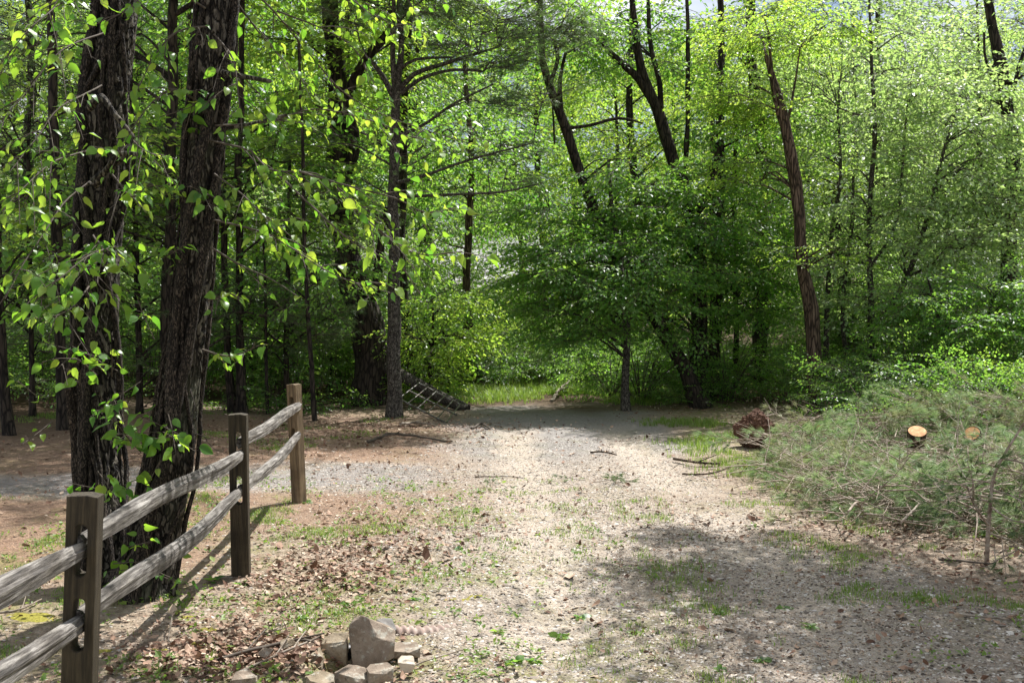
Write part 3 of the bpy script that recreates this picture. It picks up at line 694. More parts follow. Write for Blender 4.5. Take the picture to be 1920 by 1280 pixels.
TA = [(218, 1110, 6.15, 79), (196, 1000, 6.2, 76), (186, 860, 6.3, 74), (182, 700, 6.35, 71), (186, 520, 6.4, 72), (196, 380, 6.45, 72), (203, 200, 6.5, 72), (216, 60, 6.55, 69), (226, -120, 6.6, 64), (240, -480, 6.7, 52), (250, -900, 6.8, 43)]
TB = [(262, 1128, 5.98, 88), (298, 980, 6.0, 82), (322, 850, 6.0, 78), (340, 700, 6.0, 67), (358, 560, 6.0, 61), (368, 420, 6.0, 58), (378, 260, 6.0, 61), (392, 120, 6.0, 58), (404, 0, 6.0, 53), (420, -200, 6.0, 48), (440, -600, 6.0, 40), (450, -1000, 6.0, 34)]
N = dict(rmean=.55)
brB = [
 [(392, 262, 5.9), (470, 285, 5.8), (500, 318, 5.75), (590, 325, 5.7), (660, 372, 5.65), (720, 420, 5.6)],
 [(400, 410, 5.9), (480, 430, 5.8), (545, 462, 5.7), (600, 500, 5.65), (650, 525, 5.6), (735, 548, 5.55)],
 ([(560, 320, 5.7), (660, 350, 5.7), (740, 372, 5.8), (800, 400, 5.8), (865, 385, 5.8)], {}),
 ([(640, 370, 5.7), (720, 440, 5.6), (790, 478, 5.6), (870, 470, 5.6)], {}),
 ([(520, 330, 5.7), (600, 400, 5.6), (660, 455, 5.6), (745, 500, 5.6), (790, 560, 5.6)], dict(gap=.12)),
 ([(404, 235, 5.9), (500, 228, 6.1), (590, 205, 6.2), (680, 222, 6.3), (760, 258, 6.4), (800, 300, 6.5)], dict(leaf=.068)),
 ([(420, -60, 6), (510, 20, 6.2), (570, 90, 6.4), (640, 170, 6.5), (720, 215, 6.6), (800, 245, 6.6), (905, 275, 6.6)], dict(leaf=.068)),
 ([(425, -120, 6), (560, -60, 6.3), (660, 0, 6.6), (740, 50, 6.8), (820, 60, 6.9)], dict(leaf=.068)),
 ([(425, -160, 6), (600, -130, 6.3), (720, -60, 6.6), (800, 20, 6.8)], dict(leaf=.068)),
 ([(415, -40, 6), (480, 60, 6.1), (545, 130, 6.2), (600, 190, 6.2)], dict(leaf=.066)),
 ([(520, 20, 6.3), (600, 50, 6.4), (660, 90, 6.5), (700, 160, 6.5)], dict(leaf=.066)),
 ([(380, 655, 5.9), (425, 668, 5.8), (470, 655, 5.7), (478, 640, 5.65)], dict(gap=.05, side=.12)),
 ([(390, 560, 5.9), (430, 548, 5.7), (452, 560, 5.6)], dict(gap=.06, side=.1)),
 ([(400, 330, 5.9), (455, 372, 5.8), (500, 410, 5.7), (560, 420, 5.7)], {}),
 ([(400, 470, 5.9), (450, 500, 5.9), (500, 520, 5.8), (560, 560, 5.7)], dict(gap=.16, leaf=.08)),
 ([(402, 60, 5.9), (440, 110, 5.8), (450, 180, 5.7), (455, 250, 5.6)], dict(leaf=.074)),
 ([(430, -420, 6.0), (594, -364, 6.2), (759, -308, 6.4), (900, -260, 6.6)], dict(leaf=.1, gap=.07)),
 ([(430, -420, 6.0), (566, -420, 6.0), (703, -420, 6.0), (820, -420, 6.0)], dict(leaf=.1, gap=.07)),
 ([(430, -420, 6.0), (622, -420, 6.4), (815, -420, 6.8), (980, -420, 7.2)], dict(leaf=.1, gap=.07)),
 ([(430, -420, 6.0), (545, -378, 6.5), (661, -336, 7.0), (760, -300, 7.4)], dict(leaf=.1, gap=.07)),
 ([(430, -420, 6.0), (629, -469, 6.1), (829, -518, 6.3), (1000, -560, 6.4)], dict(leaf=.1, gap=.07)),
 ([(430, -420, 6.0), (524, -455, 5.9), (619, -490, 5.7), (700, -520, 5.6)], dict(leaf=.1, gap=.07)),
 ([(430, -420, 6.0), (587, -497, 5.9), (745, -574, 5.9), (880, -640, 5.8)], dict(leaf=.1, gap=.07)),
 ([(430, -420, 6.0), (650, -388, 6.3), (871, -357, 6.7), (1060, -330, 7.0)], dict(leaf=.1, gap=.07)),
 ([(380, 200, 5.9), (330, 170, 5.7), (290, 190, 5.6), (250, 240, 5.5)], dict(leaf=.074)),
 ([(385, 50, 5.9), (330, 60, 5.7), (285, 110, 5.6), (260, 160, 5.5)], dict(leaf=.074)),
 ([(385, 20, 5.9), (300, -30, 5.7), (250, 10, 5.5), (200, 40, 5.4)], dict(leaf=.074)),
]
brA = [
 ([(180, 330, 6.3), (120, 380, 6.0), (60, 470, 5.7), (10, 560, 5.5)], dict(leaf=.08, gap=.065)),
 ([(185, 470, 6.3), (215, 460, 6.0), (160, 480, 5.6), (100, 530, 5.4), (60, 570, 5.3)], dict(leaf=.085, gap=.065)),
 ([(170, 540, 6.2), (150, 560, 5.8), (110, 590, 5.5), (50, 600, 5.4)], dict(leaf=.085, gap=.065)),
 ([(175, 440, 6.2), (190, 470, 5.8), (180, 530, 5.6), (225, 560, 5.5)], dict(leaf=.1, gap=.07)),
 ([(180, 280, 6.3), (110, 300, 5.9), (50, 350, 5.6), (-20, 420, 5.4)], dict(leaf=.075, gap=.065)),
 ([(190, 160, 6.3), (120, 200, 5.9), (70, 260, 5.7), (20, 320, 5.5)], dict(leaf=.075, gap=.065)),
 ([(195, 60, 6.3), (110, 100, 5.9), (50, 170, 5.7), (-10, 240, 5.5)], dict(leaf=.075, gap=.065)),
 ([(200, -20, 6.3), (120, 0, 5.9), (60, 50, 5.6), (0, 120, 5.5)], dict(leaf=.075, gap=.065)),
 ([(205, -100, 6.3), (140, -50, 6.0), (100, 20, 5.8), (70, 100, 5.7)], dict(leaf=.075, gap=.065)),
 ([(215, 330, 6.3), (250, 370, 6.0), (285, 345, 5.8), (310, 370, 5.7)], dict(leaf=.074)),
 ([(225, 240, 6.4), (270, 280, 6.2), (320, 300, 6.1)], dict(leaf=.074)),
 ([(180, 700, 6.2), (140, 670, 5.9), (110, 690, 5.7)], dict(leaf=.08, gap=.1)),
]
limbsA = [[(225, 235, 6.3, .02), (245, 262, 6.1, .018), (225, 300, 6.05, .016), (180, 330, 6.1, .014), (165, 345, 6.0, .01)],
          [(180, 345, 6.2, .022), (205, 310, 6.05, .018), (222, 288, 6.0, .016), (256, 290, 5.95, .012)],
          [(170, 200, 6.3, .024), (190, 180, 6.15, .02), (215, 215, 6.1, .018), (250, 260, 6.1, .013)]]
limbsB = [[(405, 133, 5.95, .016), (450, 142, 5.8, .013), (510, 152, 5.7, .010)],
          [(392, 245, 5.95, .012), (460, 235, 6, .009), (540, 215, 6.1, .006)]]
vine_tree('left of the two vine wrapped trunks behind the fence, shaded by broad green leaves', TA, 5, brA,
          'thick hairy vine with green leaves on the left twin trunk', 9,
          [(70, 745, 5.95, .22, .10, 12, .07), (175, 740, 5.95, .25, .14, 26, .08), (205, 765, 5.95, .12, .1, 14, .06), (215, 900, 5.95, .08, .1, 12, .09), (200, 680, 6.0, .1, .1, 8, .08), (170, 520, 6.05, .3, .15, 24, .1), (215, 600, 6.1, .12, .1, 10, .08), (170, 630, 6.1, .15, .1, 12, .07)], limbsA)
vine_tree('right one of the two vine wrapped trunks, its bark lit on the left side', TB, 9, brB,
          'dark rope like vine twisting up the right twin trunk', 10,
          [(285, 800, 5.75, .2, .10, 26, .1), (255, 830, 5.75, .1, .08, 10, .09), (240, 905, 5.75, .12, .1, 16, .09), (245, 1040, 5.75, .2, .1, 34, .07), (385, 205, 5.85, .15, .1, 12, .09), (380, 370, 5.85, .1, .1, 8, .08), (330, 470, 5.85, .1, .05, 6, .09), (300, 1060, 5.7, .1, .06, 12, .05)], limbsB)

# ------------------------------------------------------------------ background trees of the left side
GL = 'trees of the left wood'
tree('slim_tree', 'dark bare trunk cut by the left edge of the picture', [[(18, 822, 13, 22), (8, 700, 13, 18), (-4, 480, 13, 16), (-14, 200, 13, 14), (-20, -300, 13, 10)]],
     [(40, 420, 13.5, 1.2, 1.2, 1.2, 9, 46, 1.1), ('w', -5.5, 14, 8, 2.0, 2, 2.0, 10, 60, 1.8)], 'bark_dark', 'leaf_mid', T_MID, 101, GL)
tree('slim_tree', 'straight dark trunk just left of the twin vine wrapped trunks', [[(122, 822, 13.6, 26), (116, 700, 13.6, 21), (108, 500, 13.6, 19), (100, 300, 13.6, 18), (96, 100, 13.6, 16), (90, -300, 13.6, 12)]],
     [(130, 330, 14.4, 1.6, 1.3, 1.4, 12, 70, 1.1), ('w', -4.6, 13.8, 7.0, 2.2, 1.5, .6, 10, 130, 1.3)], 'bark_dark', 'leaf_yellow', T_MID, 102, GL)
tree('pine_tree', 'grey pine trunk with dead side branches seen between the twin trunks', [[(318, 790, 14.6, 26), (316, 600, 14.6, 22), (318, 400, 14.6, 20), (322, 200, 14.6, 19), (326, 0, 14.6, 17), (330, -400, 14.6, 12)]],
     [(280, 350, 15, 1.6, 1.2, 1.2, 12, 120, 1.2), (450, 560, 15.2, 1.0, 1, .6, 7, 60, 1.1), (60, 100, 15, 1.5, 1, 1, 9, 90, 1.3), ('w', -4.0, 17.5, 8, 2.4, 2, 1.2, 12, 150, 1.7), ('w', -3.7, 13.2, 6.7, 1.8, 1.5, .5, 8, 150, 1.3), ('w', -1.5, 14.0, 7.0, 1.7, 1.3, .45, 8, 130, 1.3), ('w', -1.0, 12.1, 6.7, 1.0, .8, .3, 5, 70, 1.1), ('w', -4.6, 18.5, 9.6, 3.0, 1.6, .6, 10, 150, 1.7)], 'bark_dark', 'needle', T_PINE, 103, GL)
tree('slim_tree', 'left of the pair of thin dark trunks behind the middle fence post', [[(438, 782, 15.5, 17), (428, 640, 15.5, 13), (420, 480, 15.5, 12), (416, 250, 15.5, 11), (410, -100, 15.5, 8)]],
     [(430, 300, 16, 1.2, 1, 1.2, 8, 50, 1.1)], 'bark_dark', 'leaf_mid', T_MID, 104, GL)
tree('hemlock_tree', 'dark needle tree with drooping dead twigs between the twin trunks', [[(262, 792, 15.2, 13), (260, 650, 15.2, 11), (256, 500, 15.2, 10), (250, 300, 15.2, 8), (246, 60, 15.2, 6)]],
     [(270, 600, 15, 1.0, .8, .9, 16, 70, 1.1), (240, 430, 15.3, 1.1, .8, .6, 10, 60, 1.1)], 'bark_dark', 'needle', T_PINE, 114, GL)
tree('hemlock_tree', 'dark needle tree behind the pair of thin trunks', [[(536, 786, 16.4, 12), (538, 650, 16.4, 10), (540, 500, 16.4, 9), (542, 300, 16.4, 7)]],
     [(545, 590, 16.2, 1.1, .8, .8, 15, 80, 1.1), (600, 420, 16.6, 1.0, .8, .6, 8, 50, 1.1)], 'bark_dark', 'needle', T_PINE, 115, GL)
tree('hemlock_tree', 'dark needle tree left of the twin trunks near the left edge', [[(62, 806, 14.6, 12), (60, 650, 14.6, 10), (56, 480, 14.6, 9), (52, 300, 14.6, 7)]],
     [(60, 560, 14.8, 1.0, .8, .9, 14, 70, 1.1), (30, 250, 15, 1.0, .8, 1.0, 10, 80, 1.2)], 'bark_dark', 'needle', T_PINE, 116, GL)
tree('slim_tree', 'right of the pair of thin dark trunks behind the middle fence post', [[(454, 784, 15.4, 19), (450, 640, 15.4, 16), (448, 480, 15.4, 14), (450, 250, 15.4, 12), (455, -100, 15.4, 9)]],
     [(500, 330, 16, 1.2, 1, 1.2, 8, 60, 1.1), ('w', -3.4, 16.8, 8.2, 1.8, 2, 1.6, 9, 60, 1.6)], 'bark_dark', 'leaf_yellow', T_MID, 105, GL)
tree('sapling', 'thin pole sapling a little left of the end fence post', [[(502, 776, 15.6, 7), (499, 640, 15.6, 6), (497, 520, 15.6, 5), (490, 400, 15.6, 4)]],
     [(500, 610, 15.8, .7, .6, .7, 6, 26, .8)], 'bark_dark', 'leaf_mid', T_MID, 106, GL, flare=1.1)
tree('sapling', 'slightly leaning thin sapling just right of the end fence post', [[(592, 788, 14.9, 11), (584, 700, 14.9, 9), (575, 560, 14.9, 8), (570, 420, 14.9, 7), (566, 250, 14.9, 6), (560, 60, 14.9, 5)]],
     [(580, 480, 15.1, .8, .6, 1.3, 9, 30, .8)], 'bark_dark', 'leaf_mid', T_MID, 107, GL, flare=1.2)
tree('old_tree', 'massive black twisted trunk with a swollen base behind the pine', [
     [(690, 772, 17.2, 74), (697, 690, 17.2, 68), (686, 610, 17.2, 58), (668, 520, 17.2, 50), (650, 430, 17.2, 44), (640, 330, 17.2, 40), (630, 200, 17.2, 34), (622, 60, 17.2, 30), (618, -200, 17.2, 26), (610, -500, 17.2, 20)],
     [(662, 480, 17.2, 26), (700, 560, 17, 20), (712, 480, 17, 16), (728, 390, 16.9, 14)],
     [(640, 340, 17.2, 24), (668, 270, 17.1, 20), (655, 180, 17, 18), (690, 110, 17, 17), (722, 72, 17, 15), (760, 20, 17, 12)]],
     [(560, 120, 17.4, 1.5, 1.2, 1.4, 10, 80, 1.1), (760, 60, 17.6, 1.2, 1, .8, 8, 50, 1.1), ('w', -2.4, 17.6, 8.4, 2.0, 2.0, 1.6, 14, 60, 1.7), ('w', -2.2, 14.4, 7.6, 1.7, 1.6, .8, 8, 55, 1.2)], 'bark_dark', 'leaf_yellow', T_MID, 108, GL, sides=14, rough=.4, flare=1.15)
tree('pine_tree', 'grey pine with forked top and needle plumes, its trunk right behind the leaning gate', [
     [(740, 782, 15.4, 32), (738, 700, 15.4, 27), (737, 560, 15.4, 24), (736, 400, 15.4, 20), (738, 260, 15.4, 18), (742, 170, 15.4, 17), (752, 90, 15.4, 12), (748, -20, 15.4, 10), (750, -220, 15.4, 8)],
     [(741, 190, 15.4, 12), (722, 150, 15.4, 10), (700, 120, 15.4, 8), (690, 110, 15.4, 6)],
     [(742, 180, 15.4, 12), (736, 110, 15.3, 10), (738, 40, 15.2, 9), (735, -80, 15.2, 7)],
     [(745, 175, 15.4, 11), (775, 140, 15.3, 9), (830, 120, 15.2, 8), (880, 105, 15.1, 6), (935, 88, 15, 4)],
     [(752, 175, 15.4, 9), (790, 148, 15.2, 7), (850, 132, 15, 6), (905, 135, 14.9, 4)],
     [(750, 130, 15.4, 8), (780, 112, 15.3, 6), (850, 108, 15.2, 4)],
     [(738, 345, 15.4, 8), (800, 328, 15.1, 6), (880, 300, 14.9, 5), (1000, 268, 14.7, 3)],
     [(738, 260, 15.4, 8), (800, 230, 15.1, 6), (850, 195, 14.9, 5), (925, 158, 14.8, 3)],
     [(738, 370, 15.4, 7), (850, 364, 15.1, 5), (940, 360, 14.9, 4), (1010, 346, 14.7, 3)]],
     [(880, 60, 15.1, .95, .7, .55, 8, 130, 1.0), (1010, 60, 15.6, .7, .8, .5, 6, 90, 1.0), (720, -10, 15.4, 1.2, 1, .5, 7, 90, 1.0), (960, 150, 15.0, .8, .7, .5, 5, 80, 1.0), (640, 300, 15.6, 1.2, .8, .7, 6, 50, 1.0), (930, 320, 14.9, .9, .5, .6, 5, 30, .9),
      ('w', -.8, 16.4, 7.6, 2.2, 1.8, 1.2, 10, 170, 1.7)], 'bark_gray', 'needle', T_PINE, 109, GL, flare=1.3)
tree('slim_tree', 'dark trunk half hidden right behind the grey pine', [[(766, 748, 18.6, 34), (764, 660, 18.6, 30), (757, 560, 18.6, 26), (752, 420, 18.6, 20), (760, 200, 18.6, 16), (770, -100, 18.6, 12)]],
     [(820, 250, 19, 1.3, 1, 1.2, 9, 60, 1.1)], 'bark_dark', 'leaf_mid', T_MID, 110, GL)
tree('understory_tree', 'small bright tree with flat leaf layers above the leaning gate', [[(800, 770, 17.6, 7), (806, 690, 17.6, 6), (812, 610, 17.5, 5), (810, 560, 17.4, 3)], [(838, 765, 18, 5), (842, 690, 18, 4), (830, 620, 18, 3)]],
     [(820, 640, 17.5, .75, .7, .34, 8, 60, .8), (840, 560, 17.8, .5, .6, .25, 5, 30, .8), (790, 710, 17.4, .5, .5, .3, 5, 20, .7)], 'bark_dark', 'leaf_yellow', T_MID, 111, GL, flare=1.1)
tree('leaning_tree', 'leaning lone brown trunk at the far left side of the grassy clearing', [[(896, 732, 20.6, 26), (888, 690, 20.6, 22), (878, 640, 20.6, 19), (876, 540, 20.6, 16), (880, 420, 20.6, 14), (884, 300, 20.6, 11), (870, 100, 20.6, 8)]],
     [(880, 330, 21, 1.5, 1, 1.5, 12, 80, 1.1)], 'bark_brown', 'leaf_shrub', T_MID, 112, GL, flare=1.1)

tree('understory_tree', 'low leafy tree far left between the edge trunk and the twin trunks', [[(160, 790, 17.5, 7), (158, 680, 17.5, 6), (150, 560, 17.5, 5), (140, 440, 17.5, 3)]],
     [(90, 560, 17.5, 1.2, .9, 1.0, 12, 90, .9), (30, 400, 17.8, 1.0, .9, .8, 8, 60, .9)], 'bark_dark', 'leaf_pale', T_MID, 117, GL, flare=1.1)
tree('understory_tree', 'low leafy tree behind the pair of thin dark trunks', [[(470, 780, 18.5, 7), (472, 660, 18.5, 6), (480, 540, 18.5, 5), (486, 420, 18.5, 3)]],
     [(470, 520, 18.5, 1.3, .9, .9, 12, 90, .9), (420, 640, 18.5, 1.0, .9, .6, 8, 50, .8)], 'bark_dark', 'leaf_mid', T_MID, 118, GL, flare=1.1)
tree('understory_tree', 'low leafy tree between the thin sapling and the massive black trunk', [[(620, 775, 19.5, 7), (622, 660, 19.5, 6), (616, 540, 19.5, 5), (612, 430, 19.5, 3)]],
     [(600, 560, 19.5, 1.1, .9, 1.2, 12, 90, .9), (560, 400, 19.5, 1.0, .9, .8, 8, 60, .9)], 'bark_dark', 'leaf_pale', T_MID, 119, GL, flare=1.1)

# ------------------------------------------------------------------ trees of the right side
GR = 'trees of the right wood'
tree('leaning_tree', 'dark trunk curving up to the left out of the shaded maple foliage', [
     [(1318, 762, 17.0, 34), (1290, 700, 17, 28), (1242, 620, 17, 26), (1188, 530, 17, 25), (1150, 475, 17, 23), (1106, 378, 17, 20), (1078, 290, 17, 18), (1052, 215, 17, 17), (1024, 140, 17, 15), (1016, 90, 17, 12), (1010, -60, 17, 9)],
     [(1030, 160, 17, 9), (1046, 110, 17, 8), (1040, 80, 16.9, 6)], [(1052, 215, 17, 12), (1050, 150, 16.9, 8), (1060, 100, 16.8, 6)],
     [(1066, 240, 17, 7), (1100, 236, 17, 6), (1160, 222, 17, 6), (1205, 232, 17, 3)], [(1040, 270, 17.1, 4), (1036, 200, 17.2, 3), (1030, 170, 17.3, 2)]],
     [(1110, 490, 16.2, 1.25, .8, .65, 12, 110, .85), (1020, 420, 16.6, .5, .6, .7, 6, 34, .8), (1180, 350, 16.8, .9, .8, .6, 8, 80, .85), (1060, 60, 17.4, 1.0, 1.2, .7, 8, 50, .9)],
     'bark_dark', 'leaf_mid', T_MID, 201, GR, flare=1.6, layers=.5, spray_tilt=.15)
tree('maple_tree', 'tall dark forked trunk in the middle of the dense maple foliage', [
     [(1312, 758, 18.0, 40), (1308, 640, 18, 34), (1306, 480, 18, 30), (1296, 390, 18, 28), (1272, 310, 18, 26), (1250, 260, 18, 23), (1226, 190, 18, 20), (1205, 130, 18, 17), (1190, 60, 18, 13), (1180, -60, 18, 9)],
     [(1232, 205, 18, 18), (1200, 150, 18, 16), (1160, 115, 18, 14), (1125, 80, 18, 11), (1090, 40, 18, 8)],
     [(1240, 230, 18, 12), (1238, 160, 18, 10), (1222, 90, 18.1, 9), (1215, 0, 18.2, 7)], [(1285, 320, 18, 10), (1290, 200, 18, 9), (1290, 60, 18.1, 8), (1286, -60, 18.2, 6)],
     [(1300, 420, 18, 14), (1342, 300, 18, 12), (1350, 150, 18.1, 9), (1352, 0, 18.2, 7)]],
     [(1230, 470, 17.2, 1.3, 1.0, .8, 14, 130, .85), (1330, 400, 17.4, 1.1, .9, .8, 12, 90, .85), (1240, 90, 18.6, 1.3, 1.0, .8, 12, 60, .9), (1240, 590, 16.9, .8, .7, .35, 6, 30, .75)],
     'bark_dark', 'leaf_mid', T_MID, 202, GR, flare=1.8, rough=.3, layers=.55, spray_tilt=.15)
tree('maple_tree', 'slim straight trunk carrying low dark leaf layers at the right edge of the drive', [[(1173, 770, 16.4, 17), (1172, 690, 16.4, 14), (1174, 600, 16.4, 13), (1165, 500, 16.4, 11), (1150, 400, 16.4, 8), (1140, 300, 16.4, 5)]],
     [(1100, 590, 16.2, .95, .8, .5, 12, 90, .75), (1140, 520, 15.9, 1.15, .9, .5, 10, 90, .75)], 'bark_gray', 'leaf_mid', T_MID, 203, GR, layers=.42, spray_tilt=.15)
tree('maple_tree', 'pale lower trunk with leafy boughs right of the tall forked maple', [[(1342, 745, 19, 26), (1338, 640, 19, 22), (1342, 500, 19, 20), (1346, 350, 19, 18), (1352, 150, 19, 14), (1350, -100, 19, 9)]],
     [(1390, 470, 18.3, 1.0, .9, .9, 11, 120, .85), (1400, 250, 18.8, 1.1, .9, 1.0, 10, 90, .9), (1400, 560, 18.4, .8, .7, .4, 8, 34, .8), ('w', 3.4, 19.8, 8.2, 2.0, 1.3, .7, 12, 50, 1.2)], 'bark_dark', 'leaf_mid', T_MID, 204, GR, layers=.5)
tree('maple_tree', 'straight black trunk left of the sunlit brown trunk', [[(1426, 722, 21, 32), (1426, 620, 21, 28), (1430, 450, 21, 25), (1432, 300, 21, 23), (1416, 180, 21, 22), (1408, 60, 21, 18), (1404, -200, 21, 12)]],
     [(1440, 90, 20.8, 1.3, 1.0, 1.0, 12, 80, .95), (1470, 330, 20.5, 1.2, 1, 1.0, 9, 80, .9)], 'bark_dark', 'leaf_yellow', T_MID, 205, GR)
tree('leaning_tree', 'leaning sunlit brown trunk with a broken top above the brush pile', [
     [(1529, 752, 15.9, 33), (1526, 660, 15.9, 28), (1522, 580, 15.9, 27), (1503, 490, 15.9, 22), (1497, 400, 15.9, 23), (1487, 300, 15.9, 22), (1474, 235, 15.9, 20), (1462, 185, 15.9, 20), (1452, 150, 15.9, 13), (1438, 105, 15.9, 9)],
     [(1474, 240, 15.9, 10), (1460, 220, 15.9, 8), (1452, 180, 15.8, 6), (1440, 60, 15.8, 5)], [(1478, 225, 15.9, 6), (1490, 160, 15.9, 4), (1500, 90, 15.9, 3)]],
     [(1410, 190, 16.2, .8, .6, .45, 7, 50, .8), (1480, 50, 16.2, .9, .8, .45, 8, 60, .8), (1395, 330, 16.2, .5, .5, .25, 5, 18, .75), (1530, 470, 15.6, .6, .4, .2, 5, 14, .7)], 'bark_brown', 'leaf_yellow', T_FINE, 206, GR, flare=1.2, rough=.18)
tree('multi_stem_tree', 'pale leaved tree with a forked stem right of the sunlit brown trunk', [
     [(1632, 740, 17, 14), (1632, 620, 17, 13), (1631, 500, 17, 10), (1632, 380, 17, 9), (1640, 260, 17, 8), (1634, 120, 17, 6), (1630, -20, 17, 4)],
     [(1634, 625, 17, 12), (1665, 580, 17, 12), (1700, 520, 17, 11), (1728, 440, 17, 10), (1745, 380, 17, 8), (1765, 300, 17, 6), (1800, 180, 17, 4)],
     [(1700, 520, 17, 6), (1780, 480, 16.9, 5), (1860, 430, 16.8, 4)], [(1632, 500, 17, 6), (1675, 430, 17, 6), (1690, 330, 17, 5), (1700, 200, 17, 4)],
     [(1640, 620, 17, 6), (1700, 605, 16.8, 4), (1780, 580, 16.6, 3)]],
     [(1630, 150, 17, 1.1, .9, 1.2, 16, 70, .9), (1750, 250, 16.8, 1.2, .9, 1.2, 16, 75, .9), (1640, 400, 16.9, .8, .6, .9, 10, 34, .85), (1760, 420, 16.6, 1.2, .8, .7, 11, 90, .9), (1660, 560, 16.6, .8, .7, .5, 7, 40, .85), (1840, 330, 17, 1.0, .8, 1.0, 9, 80, .95)],
     'bark_gray', 'leaf_pale', T_MID, 207, GR, flare=1.2, layers=.45)
tree('multi_stem_tree', 'thin grey stems between the sunlit brown trunk and the forked pale tree', [
     [(1552, 735, 17.9, 11), (1551, 640, 17.9, 10), (1555, 520, 17.9, 9), (1560, 430, 17.9, 8), (1575, 330, 17.9, 6), (1570, 200, 17.9, 4)],
     [(1610, 745, 17.6, 15), (1598, 700, 17.6, 12), (1583, 640, 17.6, 9), (1582, 540, 17.6, 8), (1595, 440, 17.6, 7), (1600, 330, 17.6, 5)]],
     [(1570, 300, 18.2, 1.0, .7, 1.2, 12, 45, .9), (1570, 480, 18.0, .8, .6, .7, 8, 36, .85), (1540, 100, 18.3, 1.0, .9, 1.0, 9, 60, .9)], 'bark_gray', 'leaf_pale', T_MID, 208, GR, flare=1.1, layers=.45)
tree('tall_tree', 'tall dark trunk with bare forks against the sky at the right edge', [
     [(1897, 760, 18.5, 36), (1894, 620, 18.5, 32), (1892, 480, 18.5, 29), (1890, 380, 18.5, 26), (1897, 290, 18.5, 25), (1888, 200, 18.5, 23), (1876, 120, 18.5, 21), (1862, 50, 18.5, 17), (1852, -20, 18.5, 14), (1840, -160, 18.5, 9)],
     [(1888, 205, 18.5, 10), (1905, 150, 18.5, 8), (1916, 110, 18.5, 7), (1935, 60, 18.5, 5)], [(1895, 160, 18.5, 9), (1870, 120, 18.4, 6), (1880, 150, 18.4, 6), (1899, 155, 18.3, 6), (1930, 130, 18.2, 4)],
     [(1893, 290, 18.5, 8), (1920, 270, 18.4, 6), (1960, 240, 18.3, 4)], [(1886, 190, 18.5, 7), (1850, 120, 18.3, 5), (1845, 60, 18.2, 4)]],
     [(1850, 140, 18.4, .7, .8, .6, 8, 34, .9), (1880, 330, 18, 1.0, .8, .7, 7, 46, .95), (1930, 20, 18.8, .8, .8, .5, 5, 26, .9)], 'bark_dark', 'leaf_pale', T_FINE, 209, GR, flare=1.5)
tree('understory_tree', 'dense low dark green tree filling the right edge below the tall forked trunk', [[(1790, 770, 15.5, 9), (1775, 680, 15.4, 8), (1760, 600, 15.3, 6), (1740, 520, 15.2, 4)], [(1860, 770, 15.3, 8), (1850, 650, 15.2, 6), (1860, 560, 15.1, 4)]],
     [(1780, 590, 15.2, .95, .8, .6, 12, 110, .75), (1890, 600, 15, .7, .7, .7, 9, 90, .75)], 'bark_dark', 'leaf_mid', T_FINE, 210, GR, flare=1.2)
tree('slim_tree', 'thin pole trunk in the shade between the forked maple and the black trunk', [[(1378, 735, 20, 12), (1380, 600, 20, 10), (1376, 420, 20, 9), (1380, 200, 20, 7)]],
     [(1380, 560, 19.6, .8, .7, .6, 7, 40, .8)], 'bark_dark', 'leaf_mid', T_MID, 211, GR)
# overhanging tree just outside the right edge; its boughs throw the dappled shade on the drive
tree('overhanging_tree', 'tree beside the drive whose high boughs shade the foreground gravel', [[('w', 6.4, 7.6, 0, .17), ('w', 6.3, 7.8, 2.5, .14), ('w', 5.9, 8.0, 5, .12), ('w', 5.4, 8.3, 7.5, .08), ('w', 5, 8.4, 10, .04)]],
     [('w', 4.6, 8.8, 7.0, 1.7, 1.5, .9, 12, 46, 1.2), ('w', 3.40, 10.10, 5.4, 0.32, 0.22, .16, 3, 28, .75), ('w', 3.25, 9.10, 5.4, 0.42, 0.25, .16, 3, 44, .75), ('w', 3.55, 9.35, 5.4, 0.30, 0.22, .16, 3, 18, .75), ('w', 4.00, 8.75, 5.4, 0.50, 0.28, .16, 3, 54, .75), ('w', 4.05, 7.85, 5.4, 0.45, 0.25, .16, 3, 42, .75), ('w', 4.60, 8.75, 5.4, 0.50, 0.35, .16, 3, 60, .75), ('w', 4.50, 9.70, 5.4, 0.45, 0.22, .16, 3, 20, .75), ('w', 4.50, 7.60, 5.4, 0.60, 0.35, .16, 3, 70, .75), ('w', 3.30, 8.00, 5.4, 0.20, 0.15, .16, 3, 7, .75), ('w', 6.4, 8.5, 7.4, 1.4, 1.4, 1.2, 8, 40, 1.3)], 'bark_dark', 'leaf_mid', T_MID, 212, GR)

